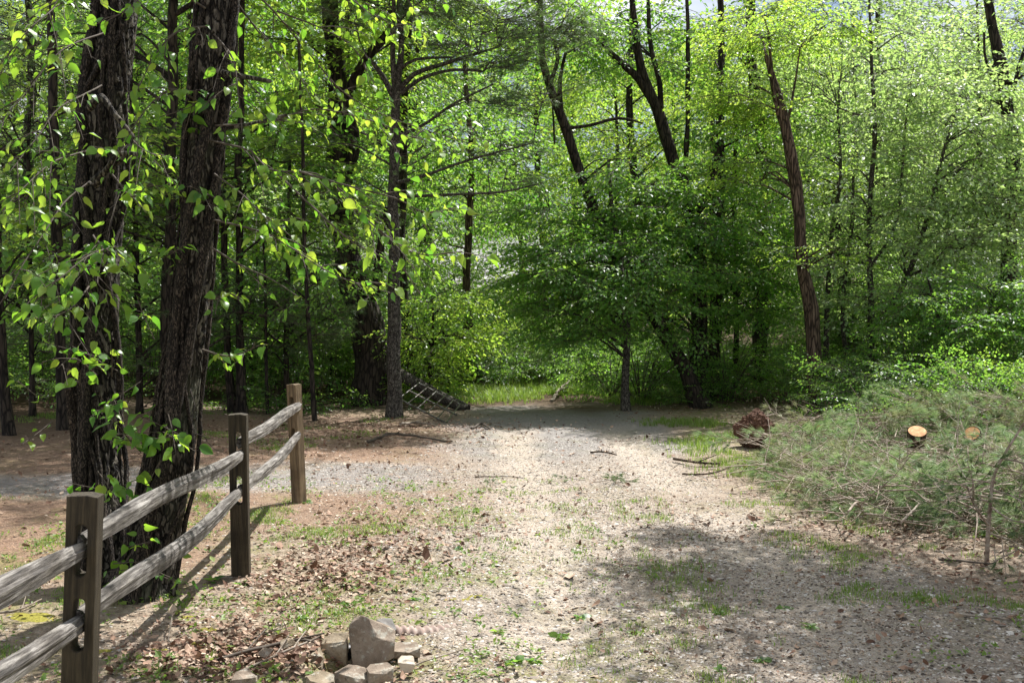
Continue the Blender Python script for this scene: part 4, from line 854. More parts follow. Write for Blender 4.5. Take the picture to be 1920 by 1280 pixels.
# ------------------------------------------------------------------ far wood: three trees, copied
def copy_tree(root, loc, rz, sc, label):
    c = root.copy(); C.objects.link(c); c.location = loc; c.rotation_euler = (0, 0, rz); c.scale = (sc, sc, sc)
    if label: c['label'] = label
    for ch in root.children:
        d = ch.copy(); C.objects.link(d); d.parent = c
    return c
GF = 'trees of the far wood'
FL = {'leaf_pale': 'bright pale green tree far back in the wood', 'leaf_yellow': 'yellow green tree far back in the wood', 'leaf_mid': 'deep green tree far back in the wood'}
protos = []
for k, (lm, xx) in enumerate((('leaf_pale', 9), ('leaf_yellow', 3), ('leaf_mid', -9))):
    h = 11
    protos.append(tree('forest_tree', FL[lm], [[('w', xx, 27, 0, .15), ('w', xx + .2, 27, 3, .12), ('w', xx - .1, 27.1, 6, .09), ('w', xx, 27, h, .03)]],
        [('w', xx, 27, 2.4, 2.4, 1.8, 1.3, 12, 50, 1.0), ('w', xx, 27, 5, 2.6, 2.0, 1.5, 14, 64, 1.0), ('w', xx, 27, 7.6, 2.2, 1.6, 1.4, 10, 56, 1.0), ('w', xx, 27, 10, 2.2, 1.6, 1.2, 10, 50, 1.1)], 'bark_dark', lm, T_BIG, 301 + k, GF))
rr = np.random.default_rng(55)
spots = []
for row, (yy, n, x0, x1) in enumerate(((28, 6, -14, 14), (33, 7, -17, 17), (39, 8, -20, 20), (47, 9, -24, 24))):
    for i in range(n):
        x = x0 + (x1 - x0) * (i + .5) / n + rr.uniform(-.8, .8); spots.append((x, yy + rr.uniform(-1, 1), row))
spots += [(6.6, 22.2, 0), (9.2, 22.0, 0), (-3.4, 23.5, 0), (-6.2, 21.5, 0), (7.5, 24.5, 0), (10.2, 26, 0), (12.5, 24, 0), (5.0, 27, 0), (8.8, 29.5, 1), (-7.5, 24.5, 0), (-11, 25, 0), (-2.6, 27.5, 0)]
for i, (x, y, row) in enumerate(spots):
    pick = int(rr.integers(0, 3)) if x < 3 else int(rr.choice([0, 0, 1]))
    pr = protos[pick]
    sc = rr.uniform(.8, 1.1) * (1 + .10 * row)
    if x > 2: sc *= .88
    if x > 5.5: sc *= .84
    copy_tree(pr, (x, y, float(gz(x, y)) - .1), rr.uniform(0, 6.28), sc, None)

# ------------------------------------------------------------------ undergrowth
def shrub_mass(name, label, pts, hts, leafm, tmpl, seed, sc=.55, per=7):
    r = np.random.default_rng(seed); b = MB(); pos = []; dr = []
    for (x, y), h in zip(pts, hts):
        z = float(gz(x, y)); n = max(3, int(per * h / .6))
        for j in range(n):
            a = r.uniform(0, 6.28); q = r.uniform(.25, 1); hz = z + h * q; o_ = r.uniform(.05, .45) * h * .7
            e = np.array([x + math.cos(a) * o_, y + math.sin(a) * o_, hz])
            if j % 3 == 0: b.tube(np.array([[x, y, z - .05], [(x + e[0]) / 2, (y + e[1]) / 2, z + h * q * .6], e]), [.008, .005, .003], 3, .5, 1, cap=False)
            pos.append(e); dr.append([math.cos(a), math.sin(a), r.uniform(-.1, .5)])
    dr = np.array(dr); place(b, tmpl, np.array(pos), rand_frames(r, dr, .4, sc), r, .15)
    return tag(b.build(name, [M[leafm], M['twig']]), label, 'undergrowth', None, 'stuff')
r = np.random.default_rng(77)
pts = []; hts = []
for _ in range(560):      # left wood floor
    x = r.uniform(-11, -1.2); y = r.uniform(15.2, 27)
    if x > -3.0 and y < 16.8: continue
    pts.append((x, y)); hts.append(r.uniform(.2, 1.9) * (1 if y > 17 else .35) * (.35 + 1.3 * float(sstep(.35, .65, fbm(np.array([x * .5]), np.array([y * .5]), 0, 3, 88)[0]))))
shrub_mass('undergrowth', 'leafy saplings and low shrubs covering the floor of the left wood', pts, hts, 'leaf_shrub', T_FINE, 401, .6, 5)
pts = []; hts = []
for _ in range(420):      # right wood floor
    x = r.uniform(1.6, 12); y = r.uniform(16.6, 27); pts.append((x, y)); hts.append(r.uniform(.2, .8) * (1 if y > 18.5 else .7))
for _ in range(150):
    x = r.uniform(4.2, 9.5); y = r.uniform(12.8, 17); pts.append((x, y)); hts.append(r.uniform(.35, .9))
for _ in range(110):
    pts.append((r.uniform(6.2, 11.5), r.uniform(17.5, 23))); hts.append(r.uniform(1.2, 2.6))
shrub_mass('undergrowth', 'low green plants on the floor of the right wood behind the brush pile', pts, hts, 'leaf_shrub', T_FINE, 402, .55, 6)
pts = []; hts = []
for _ in range(260):      # behind the clearing
    x = r.uniform(-2.2, 3.2); y = r.uniform(20, 27); pts.append((x, y)); hts.append(r.uniform(.3, .7) * (1 + (y - 20) * .22))
shrub_mass('thicket', 'tangled bright shrubs closing the end of the clearing', pts, hts, 'leaf_shrub', T_FINE, 403, .62, 6)
# two single bushes at the clearing
def bush(label, x, y, h, wd, leafm, seed, n=60):
    r = np.random.default_rng(seed); b = MB(); s = MB(); pos = []; dr = []; z = float(gz(x, y))
    for k in range(n):
        d = r.normal(size=3); d /= np.linalg.norm(d); e = np.array([x, y, z + h * .5]) + d * np.array([wd, wd, h * .5]) * r.uniform(.5, 1)
        if k % 4 == 0: s.tube(np.array([[x, y, z - .05], [(x + e[0]) / 2, (y + e[1]) / 2, z + (e[2] - z) * .6], e]), [.012, .008, .003], 4, .5, 0, cap=False)
        pos.append(e); dr.append(d * np.array([1, 1, .4]))
    place(b, T_FINE, np.array(pos), rand_frames(r, np.array(dr), .4, .55), r, .15)
    e = empty('bush', (x, y, z), label, 'bush', 'bushes round the clearing')
    s.build('stem', [M['twig']], e, (x, y, z)); b.build('foliage', [M[leafm], M['twig']], e, (x, y, z))
bush('rounded light green bush in the middle of the sunny clearing', .75, 21.3, .9, .75, 'leaf_pale', 1, 80)
bush('loose taller bush on the left side of the sunny clearing', -.35, 22, 1.1, .7, 'leaf_yellow', 2, 80)
bush('wide dark bush behind the slim straight trunk', 2.1, 17.9, 1.5, 1.0, 'leaf_mid', 8, 120)
bush('dark bush between the black trunks right of the forked maple', 3.6, 18.2, 1.3, .9, 'leaf_mid', 9, 90)
bush('dark bush under the low maple boughs right of the clearing', 1.7, 18.6, 1.1, .7, 'leaf_mid', 3, 80)
bush('bright bush directly behind the brush pile left of the cut logs', 5.2, 14.3, .95, .8, 'leaf_shrub', 4, 110)
bush('dark glossy bush between the two cut log ends', 5.6, 13.0, .8, .8, 'leaf_mid', 5, 110)
bush('yellow green bush behind the brush at the far right', 6.6, 14.0, .85, .7, 'leaf_yellow', 6, 100)

# ------------------------------------------------------------------ grass
def grass(name, label, pts, hts, seed, nb=9, wd=.006, mt='grass', spread=.5):
    r = np.random.default_rng(seed); pts = np.asarray(pts); n = len(pts); k = nb
    p = np.repeat(pts, k, 0) + r.normal(0, .025, (n * k, 2)); h = np.repeat(hts, k) * r.uniform(.5, 1.2, n * k)
    z = gz(p[:, 0], p[:, 1]) - .005; a = r.uniform(0, 6.28, n * k); l = r.uniform(.1, 1, n * k) * spread * h
    dx = np.stack([np.cos(a), np.sin(a)], 1); sx = np.stack([-np.sin(a), np.cos(a)], 1) * wd / 2
    b0 = np.c_[p - sx, z]; b1 = np.c_[p + sx, z]; m0 = np.c_[p - sx * .8 + dx * (l * .35)[:, None], z + h * .6]; m1 = np.c_[p + sx * .8 + dx * (l * .35)[:, None], z + h * .6]
    tp = np.c_[p + dx * l[:, None], z + h * .95]
    v = np.stack([b0, b1, m1, m0, tp], 1); i = np.arange(n * k)[:, None] * 5
    b = MB(); rn = np.clip(np.repeat(r.normal(.5, .2, n), k) + r.normal(0, .12, n * k), 0, 1)
    b.add(v, i + np.array([[0, 1, 2, 3]]), rn); b.t.append(i + np.array([[3, 2, 4]])); b.tr.append(rn.astype(np.float32)); b.tm.append(np.zeros(n * k, np.int32))
    return tag(b.build(name, [M[mt]]), label, 'grass', None, 'stuff')
r = np.random.default_rng(5)
def scatter(r, n, x0, x1, y0, y1, fn):
    p = np.c_[r.uniform(x0, x1, n), y0 + (y1 - y0) * r.uniform(0, 1, n) ** 1.0]
    keep = r.uniform(0, 1, n) < fn(p[:, 0], p[:, 1]); return p[keep]
p = scatter(r, 16000, -1.8, 2.8, 17.3, 24, lambda x, y: sstep(17.4, 19, y + .4 * np.abs(x - .4)) * sstep(.35, .6, fbm(x * 1.2, y * 1.2, 0, 4, 66)))
grass('clearing_grass', 'sunlit green grass of the clearing at the end of the drive', p, r.uniform(.05, .16, len(p)), 1, 5, .010, spread=.9)
fn = lambda x, y: sstep(.52, .70, fbm(x * 2.2, y * 2.2, 0, 4, 61)) * sstep(1.6, .2, x) * (1 - .7 * m_gravel(x, y, fbm(x * .9, y * .9, 0, 5, 21)))
p = scatter(r, 40000, -3.2, 1.6, 3.0, 9.5, fn)
grass('verge_grass', 'short sparse grass tufts on the verge between fence and drive', p, np.full(len(p), .035), 2, 5, .004, spread=.9)
fn = lambda x, y: sstep(.46, .62, fbm(x * 1.6, y * 1.6, 0, 4, 62)) * sstep(-.5, .4, x - (1.9 + .05 * (14 - y)))
p = scatter(r, 9000, 1.4, 5, 8.5, 15, fn)
grass('verge_grass', 'bright grass along the left edge of the brush pile', p, np.full(len(p), .07), 3, 6, .006, spread=.7)
fn = lambda x, y: sstep(.60, .72, fbm(x * 2.0, y * 2.0, 0, 4, 63))
p = scatter(r, 16000, .8, 4.4, 3.2, 9.0, fn)
grass('verge_grass', 'thin grass wisps in the dappled shade on the right of the drive', p, np.full(len(p), .04), 4, 5, .004, spread=.9)
p = scatter(r, 16000, -8, -1.5, 8, 15.5, lambda x, y: sstep(.62, .75, fbm(x * 1.6, y * 1.6, 0, 4, 64)))
grass('verge_grass', 'tiny grass tufts on the needle covered ground left of the fence', p, np.full(len(p), .04), 5, 5, .006, spread=.9)

# ------------------------------------------------------------------ litter
def chips(name, label, cat, pts, size, cols, seed, flat=.45, rough=.8):
    r = np.random.default_rng(seed); n = len(pts); s = size * r.lognormal(0, .35, n)
    t = np.array([[1, 0, 0], [.3, .9, .1], [-.8, .6, -.05], [-.9, -.5, .1], [.2, -1, 0], [0.1, .1, 1], [-.2, -.1, .8]])
    f = np.array([[0, 1, 5], [1, 2, 6], [1, 6, 5], [2, 3, 6], [3, 4, 6], [4, 5, 6], [4, 0, 5]])
    a = r.uniform(0, 6.28, n); v = t[None] * r.uniform(.7, 1.3, (n, 7, 3)); v[..., 2] *= flat
    x = v[..., 0] * np.cos(a)[:, None] - v[..., 1] * np.sin(a)[:, None]; y = v[..., 0] * np.sin(a)[:, None] + v[..., 1] * np.cos(a)[:, None]
    V = np.stack([x, y, v[..., 2] + v[..., 0] * r.normal(0, .15, (n, 1))], -1) * s[:, None, None] * .5
    V[..., 0] += pts[:, 0, None]; V[..., 1] += pts[:, 1, None]; V[..., 2] += gz(pts[:, 0], pts[:, 1])[:, None]
    b = MB(); b.add(V, (np.arange(n)[:, None, None] * 7 + f[None]).reshape(-1, 3), np.repeat(r.uniform(0, 1, n), 7))
    m_ = plain_mat(name, cols, attr=True, rough=rough, bump=0, spec=.2)
    return tag(b.build(name, [m_]), label, cat, None, 'stuff')
def dn(n, y0, y1, x0, x1, fn, r):           # denser near the camera
    y = y0 + (y1 - y0) * r.uniform(0, 1, n) ** 1.8; x = r.uniform(x0, x1, n)
    hw = .50 * y + .4; k = (np.abs(x) < hw) & (r.uniform(0, 1, n) < fn(x, y)); return np.c_[x[k], y[k]]
gfn = lambda x, y: m_gravel(x, y, fbm(x * .9, y * .9, 0, 5, 21)) * .9 + .12
chips('gravel', 'fine pale gravel stones scattered over the drive', 'gravel', dn(170000, 3.1, 13, -3, 5, gfn, r), .013, [(.04, .032, .026), (.16, .132, .108), (.32, .285, .245), (.60, .57, .52)], 1)
chips('gravel', 'coarser stones lying loose on the drive', 'gravel', dn(7000, 3.1, 12, -3, 5, gfn, r), .026, [(.16, .13, .11), (.32, .28, .23), (.5, .46, .41)], 2, .35)
def leaflitter(name, label, pts, size, seed, cols):
    r = np.random.default_rng(seed); n = len(pts); tv = np.array([[0, 0, 0], [.3, -.28, .12], [.7, -.22, .02], [1, 0, .16], [.7, .22, .10], [.3, .28, -.02]])
    d = np.c_[r.normal(size=(n, 2)), r.normal(0, .25, n)]; nm = np.array([0, 0, 1.]) + r.normal(0, .45, (n, 3))
    pos = np.c_[pts, gz(pts[:, 0], pts[:, 1]) + r.uniform(.002, .018, n)]
    v = leafpack(pos, d, nm, size * r.lognormal(0, .3, n), tv); b = MB()
    b.add(v, (np.arange(n)[:, None, None] * 6 + np.array([[0, 1, 2, 5], [5, 2, 3, 4]])[None]).reshape(-1, 4), np.repeat(r.uniform(0, 1, n), 2))
    m_ = plain_mat(name, cols, attr=True, rough=.7, bump=0, spec=.3); return tag(b.build(name, [m_]), label, 'leaf litter', None, 'stuff')
brown = [(.09, .045, .028), (.2, .11, .07), (.33, .22, .15), (.5, .4, .3)]
cl = []
for cx, cy, sx, sy, k in ((-1.15, 6.3, .28, .35, 900), (-.95, 6.9, .3, .4, 500), (-1.2, 5.05, .25, .2, 900), (-.75, 7.6, .5, .5, 500), (-1.5, 5.0, .25, .3, 600), (-.9, 4.75, .3, .15, 500), (-1.6, 14, 1.0, .8, 1200), (-2.6, 13, 1.5, 1.5, 1500), (3.6, 6.5, .7, .8, 1500), (2.7, 7.9, .8, .4, 900)):
    cl.append(np.c_[r.normal(cx, sx, k), r.normal(cy, sy, k)])
cl.append(dn(9000, 3.1, 14, -6, 5, lambda x, y: .25 + .75 * sstep(.45, .6, fbm(x * 1.3, y * 1.3, 0, 4, 70)), r))
cl.append(np.c_[r.uniform(1.5, 9, 2500), r.uniform(14.5, 20, 2500)])
leaflitter('leaf_litter', 'dry brown leaves strewn over the ground', np.vstack(cl), .034, 3, brown)
leaflitter('leaf_litter', 'small pale leaf flakes and bark bits on the ground', dn(60000, 3.1, 11, -3.2, 4.6, lambda x, y: (.08 + .85 * sstep(.45, .62, fbm(x * 1.7, y * 1.7, 0, 4, 71))) * (1 - .8 * sstep(.5, .1, np.abs(x - .15 + .035 * (y - 9)))), r), .014, 4, [(.10, .06, .04), (.22, .15, .1), (.38, .3, .22), (.58, .52, .44)])
def needles(name, label, pts, seed):
    r = np.random.default_rng(seed); n = len(pts); a = r.uniform(0, 6.28, n); l = r.uniform(.03, .08, n); d = np.stack([np.cos(a), np.sin(a)], 1); s = np.stack([-np.sin(a), np.cos(a)], 1) * .0014
    z = gz(pts[:, 0], pts[:, 1]) + r.uniform(.002, .012, n); e = pts + d * l[:, None]; z2 = z + r.normal(0, .006, n) 
    v = np.stack([np.c_[pts - s, z], np.c_[pts + s, z], np.c_[e, z2 + .003]], 1); b = MB(); b.add(v, np.arange(3 * n).reshape(n, 3), r.uniform(0, 1, n))
    m_ = plain_mat(name, [(.17, .085, .045), (.33, .19, .11), (.46, .32, .2)], attr=True, rough=.7, bump=0); return tag(b.build(name, [m_]), label, 'pine needles', None, 'stuff')
nfn = lambda x, y: m_needle(x, y, fbm(x * .9, y * .9, 0, 5, 21), 0 * x) * .9 + .12
needles('pine_needles', 'fallen orange pine needles covering the ground', dn(120000, 3.1, 12, -5, 4, nfn, r), 5)

def forbs(name, label, pts, seed, size=.022):
    r = np.random.default_rng(seed); n0 = len(pts); k = 6; p = np.repeat(pts, k, 0) + r.normal(0, .018, (n0 * k, 2)); n = len(p)
    d = np.c_[r.normal(size=(n, 2)), r.uniform(.0, .9, n)]; nm = np.array([0, 0, 1.]) + r.normal(0, .4, (n, 3)); pos = np.c_[p, gz(p[:, 0], p[:, 1]) + r.uniform(.004, .03, n)]
    v = leafpack(pos, d, nm, size * r.lognormal(0, .3, n)); b = MB(); b.add(v, np.arange(4 * n).reshape(n, 4), np.clip(np.repeat(r.normal(.5, .2, n0), k) + r.normal(0, .1, n), 0, 1))
    return tag(b.build(name, [M['grass']]), label, 'ground weeds', None, 'stuff')
fn = lambda x, y: (.12 + sstep(.48, .66, fbm(x * 2.6, y * 2.6, 0, 4, 161))) * (sstep(1.2, -.2, x) + .35 * sstep(1.6, 2.2, x)) * (1 - .85 * sstep(.45, .1, np.abs(x - .15 + .035 * (y - 9))))
forbs('ground_weeds', 'tiny bright green weeds sprinkled over the verge and the drive edge', dn(9000, 3.1, 10, -3.5, 3.6, fn, r), 44)
# moss cushions: low domes
def moss(label, x, y, rx, ry, h, seed):
    r = np.random.default_rng(seed); n = 26; an = np.arange(n) * 2 * np.pi / n; b = MB(); rings = []
    for q in np.linspace(1, .05, 9):
        rr_ = q * (1 + .5 * (fbm(np.cos(an) * 1.6 + seed, np.sin(an) * 1.6, 0, 3, seed) - .5)); xx = x + rx * rr_ * np.cos(an); yy = y + ry * rr_ * np.sin(an)
        rings.append(np.stack([xx, yy, gz(xx, yy) - .012 + h * (1 - q * q) ** .7 * (1 + .5 * (fbm(xx * 60, yy * 60, 0, 3, seed) - .5))], 1))
    idx = np.arange(9 * n).reshape(9, n); b.add(np.array(rings), np.stack([idx[:-1], np.roll(idx[:-1], -1, 1), np.roll(idx[1:], -1, 1), idx[1:]], -1).reshape(-1, 4))
    return tag(b.build('moss_patch', [M['moss']], None, smooth=True), label, 'moss', 'moss cushions under the fence')
M['moss'] = plain_mat('moss', [(.10, .09, .012), (.22, .20, .03), (.32, .29, .06)], 90, .95, .9)
def G(px, py):
    d = CH * F / (py - 560); q = P(px, py, d); return q[0], q[1]
for i, (px, py, rx, ry, lb) in enumerate(((352, 1168, .055, .04, 'yellow moss cushion at the tip of the fence shadow'), (372, 1222, .05, .04, 'moss cushion just left of the curled twig by the rocks'), (182, 1240, .09, .05, 'broad moss patch at the foot of the nearest fence post'), (300, 1232, .06, .04, 'small moss cushion between the nearest post and the rocks'), (395, 1196, .07, .05, 'moss cushion in the sun left of the rock heap'), (60, 1170, .2, .12, 'flat dark moss patch left of the nearest fence post'))):
    moss(lb, *G(px, py), rx, ry, .018, i + 1)
moss('faint yellow moss spread on the gravel above the clay pipe', *G(870, 1130), .28, .2, .012, 33)

# ------------------------------------------------------------------ stones of the little culvert head
def stone_mat(name, cols, sc, seed):
    m, t, o = mat(name); tc = nd(t, 'ShaderNodeTexCoord')
    def nz(s_, d=9, ro=.7):
        n = nd(t, 'ShaderNodeTexNoise'); n.inputs['Scale'].default_value = s_; n.inputs['Detail'].default_value = d; n.inputs['Roughness'].default_value = ro; lk(t, tc.outputs['Object'], n.inputs['Vector']); return n.outputs[0]
    c = ramp(t, nz(sc), [(.34, cols[0]), (.5, cols[1]), (.66, cols[2])])
    def blend(c, fac, a, b_, col, amt):
        r_ = nd(t, 'ShaderNodeMapRange'); r_.inputs[1].default_value = a; r_.inputs[2].default_value = b_; r_.inputs[4].default_value = amt; lk(t, fac, r_.inputs[0])
        x = nd(t, 'ShaderNodeMixRGB'); lk(t, r_.outputs[0], x.inputs[0]); lk(t, c, x.inputs[1]); x.inputs[2].default_value = (*col, 1); return x.outputs[0]
    c = blend(c, nz(24, 6), .55, .62, (.42, .42, .36), .55); c = blend(c, nz(9, 8), .56, .66, (.07, .055, .04), .7); c = blend(c, nz(110, 4), .6, .68, (.06, .05, .04), .6)
    p = nd(t, 'ShaderNodeBsdfPrincipled'); p.inputs['Roughness'].default_value = .88; p.inputs['Specular IOR Level'].default_value = .25
    b = nd(t, 'ShaderNodeBump'); b.inputs['Strength'].default_value = .9; b.inputs['Distance'].default_value = .008; lk(t, nz(38, 10, .75), b.inputs['Height'])
    lk(t, b.outputs[0], p.inputs['Normal']); lk(t, c, p.inputs['Base Color']); lk(t, p.outputs[0], o.inputs[0]); return m
M['stone'] = plain_mat('stone', [(.13, .10, .075), (.24, .19, .145), (.35, .30, .24)], 7, .85, .5)
M['stone_dark'] = plain_mat('stone_dark', [(.07, .065, .06), (.15, .14, .13), (.26, .25, .23)], 12, .85, .6)
M['stone_pale'] = plain_mat('stone_pale', [(.35, .29, .22), (.52, .45, .36), (.62, .57, .5)], 9, .85, .5)
M['stone_ochre'] = plain_mat('stone_ochre', [(.12, .095, .065), (.24, .20, .145), (.36, .33, .27)], 8, .85, .6)
M['stone'] = stone_mat('stone', [(.13, .10, .075), (.24, .19, .145), (.35, .30, .24)], 7, 0); M['stone_ochre'] = stone_mat('stone_ochre', [(.13, .10, .065), (.26, .21, .145), (.38, .34, .27)], 8, 1)
def rock(label, cx, cy, cz, dims, seed, mt='stone', hull=None, rz=0, n=10):
    r = np.random.default_rng(seed); bm = bmesh.new()
    if hull is None:
        q = r.normal(size=(n, 3)); q /= np.linalg.norm(q, axis=1)[:, None]; q = np.sign(q) * np.abs(q) ** .75; hull = q
    for v in hull: bm.verts.new((v[0] * dims[0] / 2, v[1] * dims[1] / 2, v[2] * dims[2] / 2))
    res = bmesh.ops.convex_hull(bm, input=bm.verts)
    bmesh.ops.delete(bm, geom=[v for v in bm.verts if not v.link_faces], context='VERTS')
    bmesh.ops.dissolve_limit(bm, angle_limit=R(14), verts=bm.verts, edges=bm.edges)
    bmesh.ops.bevel(bm, geom=bm.edges[:], offset=min(dims) * .028, segments=2, affect='EDGES', profile=.6)
    bmesh.ops.triangulate(bm, faces=bm.faces[:]); bmesh.ops.subdivide_edges(bm, edges=bm.edges[:], cuts=3, use_grid_fill=True)
    co_ = np.array([v.co for v in bm.verts]); s = .8 / max(dims)
    nn = fbm(co_[:, 0] * 5 * s + seed, co_[:, 1] * 5 * s, co_[:, 2] * 5 * s, 4, seed) - .5; n2_ = fbm(co_[:, 0] * 90, co_[:, 1] * 90, co_[:, 2] * 90, 3, seed) - .5
    bm.normal_update()
    for v, a, c_ in zip(bm.verts, nn, n2_): v.co += v.normal * float(a * max(dims) * .04 + c_ * .006)
    me = bpy.data.meshes.new('rock'); bm.to_mesh(me); bm.free(); me.materials.append(M[mt])
    o = bpy.data.objects.new('rock', me); C.objects.link(o); o.location = (cx, cy, cz); o.rotation_euler = (0, 0, rz)
    return tag(o, label, 'rock', 'rocks round the culvert mouth')
def RK(label, px, py, wpx, hpx, d, seed, mt='stone', dep=1.0, hull=None, rz=0):
    q = P(px, py, d); wm = wpx / F * d; hm = hpx / F * d
    return rock(label, q[0], d, q[2], (wm, wm * dep, hm), seed, mt, hull, rz)
big = np.array([[-1, -.15, .25], [-.8, -.45, -1.3], [-.25, -.75, -1.5], [.55, -.7, -1.1], [1.0, -.3, -.25], [1.0, .2, .15], [.7, .7, .2], [-.45, -.1, 1], [-.15, -.2, .92], [-.85, .45, .7], [-.85, .6, -1.2], [.7, .8, -1.2], [.28, -.62, .05], [-.95, -.2, .6], [.95, -.2, -1.0]])
slab = np.array([[-1, -.7, -1.4], [1, -.5, -1.4], [.9, .8, -1.4], [-.8, .9, -1.4], [-.9, -.75, .3], [.3, -.9, .1], [1, -.4, .55], [.7, .6, 1], [-.6, .8, .8], [-1, .2, .6]])
slab2 = np.array([[-.8, -.8, -1.4], [.9, -.7, -1.4], [1, .7, -1.4], [-1, .7, -1.4], [-1, -.3, .2], [-.3, -.9, .6], [.6, -.8, .4], [1, .1, -.1], [.5, .7, .9], [-.5, .5, 1]])
RK('largest rock of the heap, smooth brown wedge with a pointed top', 698, 1190, 88, 80, 4.93, 3, 'stone', 1.0, big)
RK('dark lichened rock tucked behind the largest one', 722, 1168, 50, 36, 5.15, 5, 'stone_dark', 1.0)
RK('ochre slanting stone left of the dark opening', 630, 1210, 52, 46, 4.95, 8, 'stone_ochre', .8, slab, rz=-.3)
RK('lighter flat stone at the left foot of the ochre one', 588, 1230, 40, 30, 4.85, 9, 'stone_ochre', .9, slab2)
RK('long grey brown stone in front of the dark opening', 660, 1266, 70, 32, 4.62, 12, 'stone', .8, slab2, rz=-.5)
RK('rounded brown stone right of the long front stone', 712, 1258, 50, 24, 4.62, 14, 'stone', .9, slab, rz=.3)
RK('small cream white stone at the right end of the heap', 762, 1244, 36, 34, 4.78, 15, 'stone_pale', .9)
RK('flat pale stone under the right side of the largest rock', 760, 1216, 58, 18, 5.0, 17, 'stone', .9, slab)
RK('broad grey half buried rock at the bottom, left of the heap', 458, 1270, 52, 22, 4.6, 19, 'stone', 1.0, slab2, rz=.5)
RK('round tan stone by the bottom edge in front of the heap', 602, 1276, 54, 28, 4.55, 21, 'stone_ochre', 1.0, slab, rz=1.1)
RK('small pinkish stone lying in the leaves left of the heap', 500, 1222, 30, 16, 4.9, 22, 'stone', 1.0)
RK('small brown stone above the long stick', 538, 1206, 32, 18, 5.0, 23, 'stone_ochre', 1.0)
RK('flat buried slab on the drive near the bottom', 1296, 1130, 44, 10, 5.9, 25, 'stone_pale', 1.2)

def pipe(name, label, cat, pts, rad, ridge, pitch, cols, rough=.8, sides=28, thick=.006):
    p = cat_rom(np.array(pts, float), .004); n = len(p); s = np.arange(n) * .004; b = MB()
    rr_ = rad + ridge * np.sin(s / pitch * 2 * np.pi); b.tube(p, rr_, sides, cap=False)
    b.tube(p[::-1], (rr_ - thick)[::-1], sides, cap=False)
    m_ = plain_mat(name, cols, 14, rough, .25)
    return tag(b.build(name, [m_], smooth=True), label, cat)
q0 = np.array([*G(738, 1196), 0]); q1 = np.array([*G(800, 1186), 0]); q2 = np.array([*G(880, 1168), 0])
for q in (q0, q1, q2): q[2] = gz(q[0], q[1])
q0[2] += -.005; q1[2] += -.02; q2[2] -= .05
pipe('drain_pipe', 'half buried ribbed clay coloured drain pipe right of the rock heap', 'pipe', [q0, q1, q2], .04, .006, .042, [(.24, .17, .14), (.34, .26, .22), (.44, .37, .32)])
a0 = P(640, 1228, 4.95); pipe('pipe_end', 'open black plastic pipe end in the dark gap of the rock heap', 'pipe', [a0, a0 + np.array([.06, .10, 0]), a0 + np.array([.12, .25, -.02])], .04, .0, .03, [(.008, .008, .009), (.015, .015, .016)], .4)

# ------------------------------------------------------------------ sticks
def stick(label, pts, r0, r1, mt='stick', seed=0, forks=(), lift=.0, name='fallen_stick', cat='stick', group='fallen sticks on the ground', ground=True):
    if ground:
        w_ = []
        for q in pts:
            x, y = G(q[0], q[1]); w_.append((x, y, float(gz(x, y)) + r0 * .8 + (q[2] if len(q) > 2 else 0)))
    else: w_ = pts
    p = wig(cat_rom(np.array(w_, float), .03), r0 * 1.2, seed, 1.5); b = MB(); n = len(p)
    b.tube(p, np.linspace(r0, r1, n), 7, .5, 0, .3, seed=seed)
    rr_ = np.random.default_rng(seed)
    for k in range(len(forks) if forks else 0):
        i = int(forks[k] * (n - 2)); d = p[i + 1] - p[i]; d /= np.linalg.norm(d); sd_ = np.cross(d, [0, 0, 1]) * rr_.choice([-1, 1])
        l = rr_.uniform(.08, .25); e = p[i] + (d * .7 + sd_ * .6 + np.array([0, 0, rr_.uniform(.05, .4)])) * l
        b.tube(wig(np.linspace(p[i], e, 6), r0, seed + k), np.linspace(r0 * .5, r1 * .6, 6), 5)
    o = b.build(name, [M[mt]], None, p[0], smooth=True); o.location = tuple(p[0]); return tag(o, label, cat, group)
stick('long dark stick lying in brown leaves in front of the rock heap', [(400, 1258), (470, 1240, .02), (560, 1222, .03), (600, 1240, .01)], .010, .007, 'twig', 1, (.3, .6, .8))
stick('thin dark twig behind the long stick left of the heap', [(472, 1212), (510, 1200, .01), (552, 1188, .01)], .005, .003, 'twig', 2, (.5,))
stick('thick forked stick crossing the bottom edge left of the front stone', [(440, 1279), (500, 1262, .02), (560, 1250, .03), (600, 1236, .05)], .009, .005, 'stick', 3, (.2, .5, .75))
stick('straight thin stick reaching from the heap to the lower right', [(690, 1278), (760, 1262, .01), (868, 1225, .01)], .005, .003, 'stick', 4)
stick('pale curled twig standing by the shadow of the fence', [(312, 1170, .02), (322, 1200, .06), (316, 1222, .02), (335, 1228, .01)], .005, .003, 'stick', 5)
stick('grey stick at the left edge below the upper rail', [(-10, 1166), (40, 1160, .01), (78, 1142, .01)], .007, .004, 'stick', 6, (.6,))
stick('pale twig near the foot of the middle post', [(370, 1146), (385, 1134, .015), (405, 1132, .01)], .005, .003, 'stick', 7)
stick('reddish bark strip with splintered ends right of the drive', [(1262, 868, .02), (1300, 876, .03), (1345, 878, .02), (1352, 872, .02)], .014, .008, 'bark_brown', 8, (.2, .5, .8))
stick('long thin reddish branch below the bark strip', [(1280, 890, .01), (1330, 892, .02), (1386, 880, .05)], .010, .006, 'bark_brown', 9)
stick('short dark branch piece in the middle of the drive', [(1108, 850, .01), (1130, 852, .02), (1155, 858, .01)], .012, .007, 'bark_brown', 10, (.4, .7))
stick('thin stick on the shaded gravel at the far right bottom', [(1800, 1168), (1850, 1174, .01), (1925, 1176)], .006, .004, 'stick', 11)
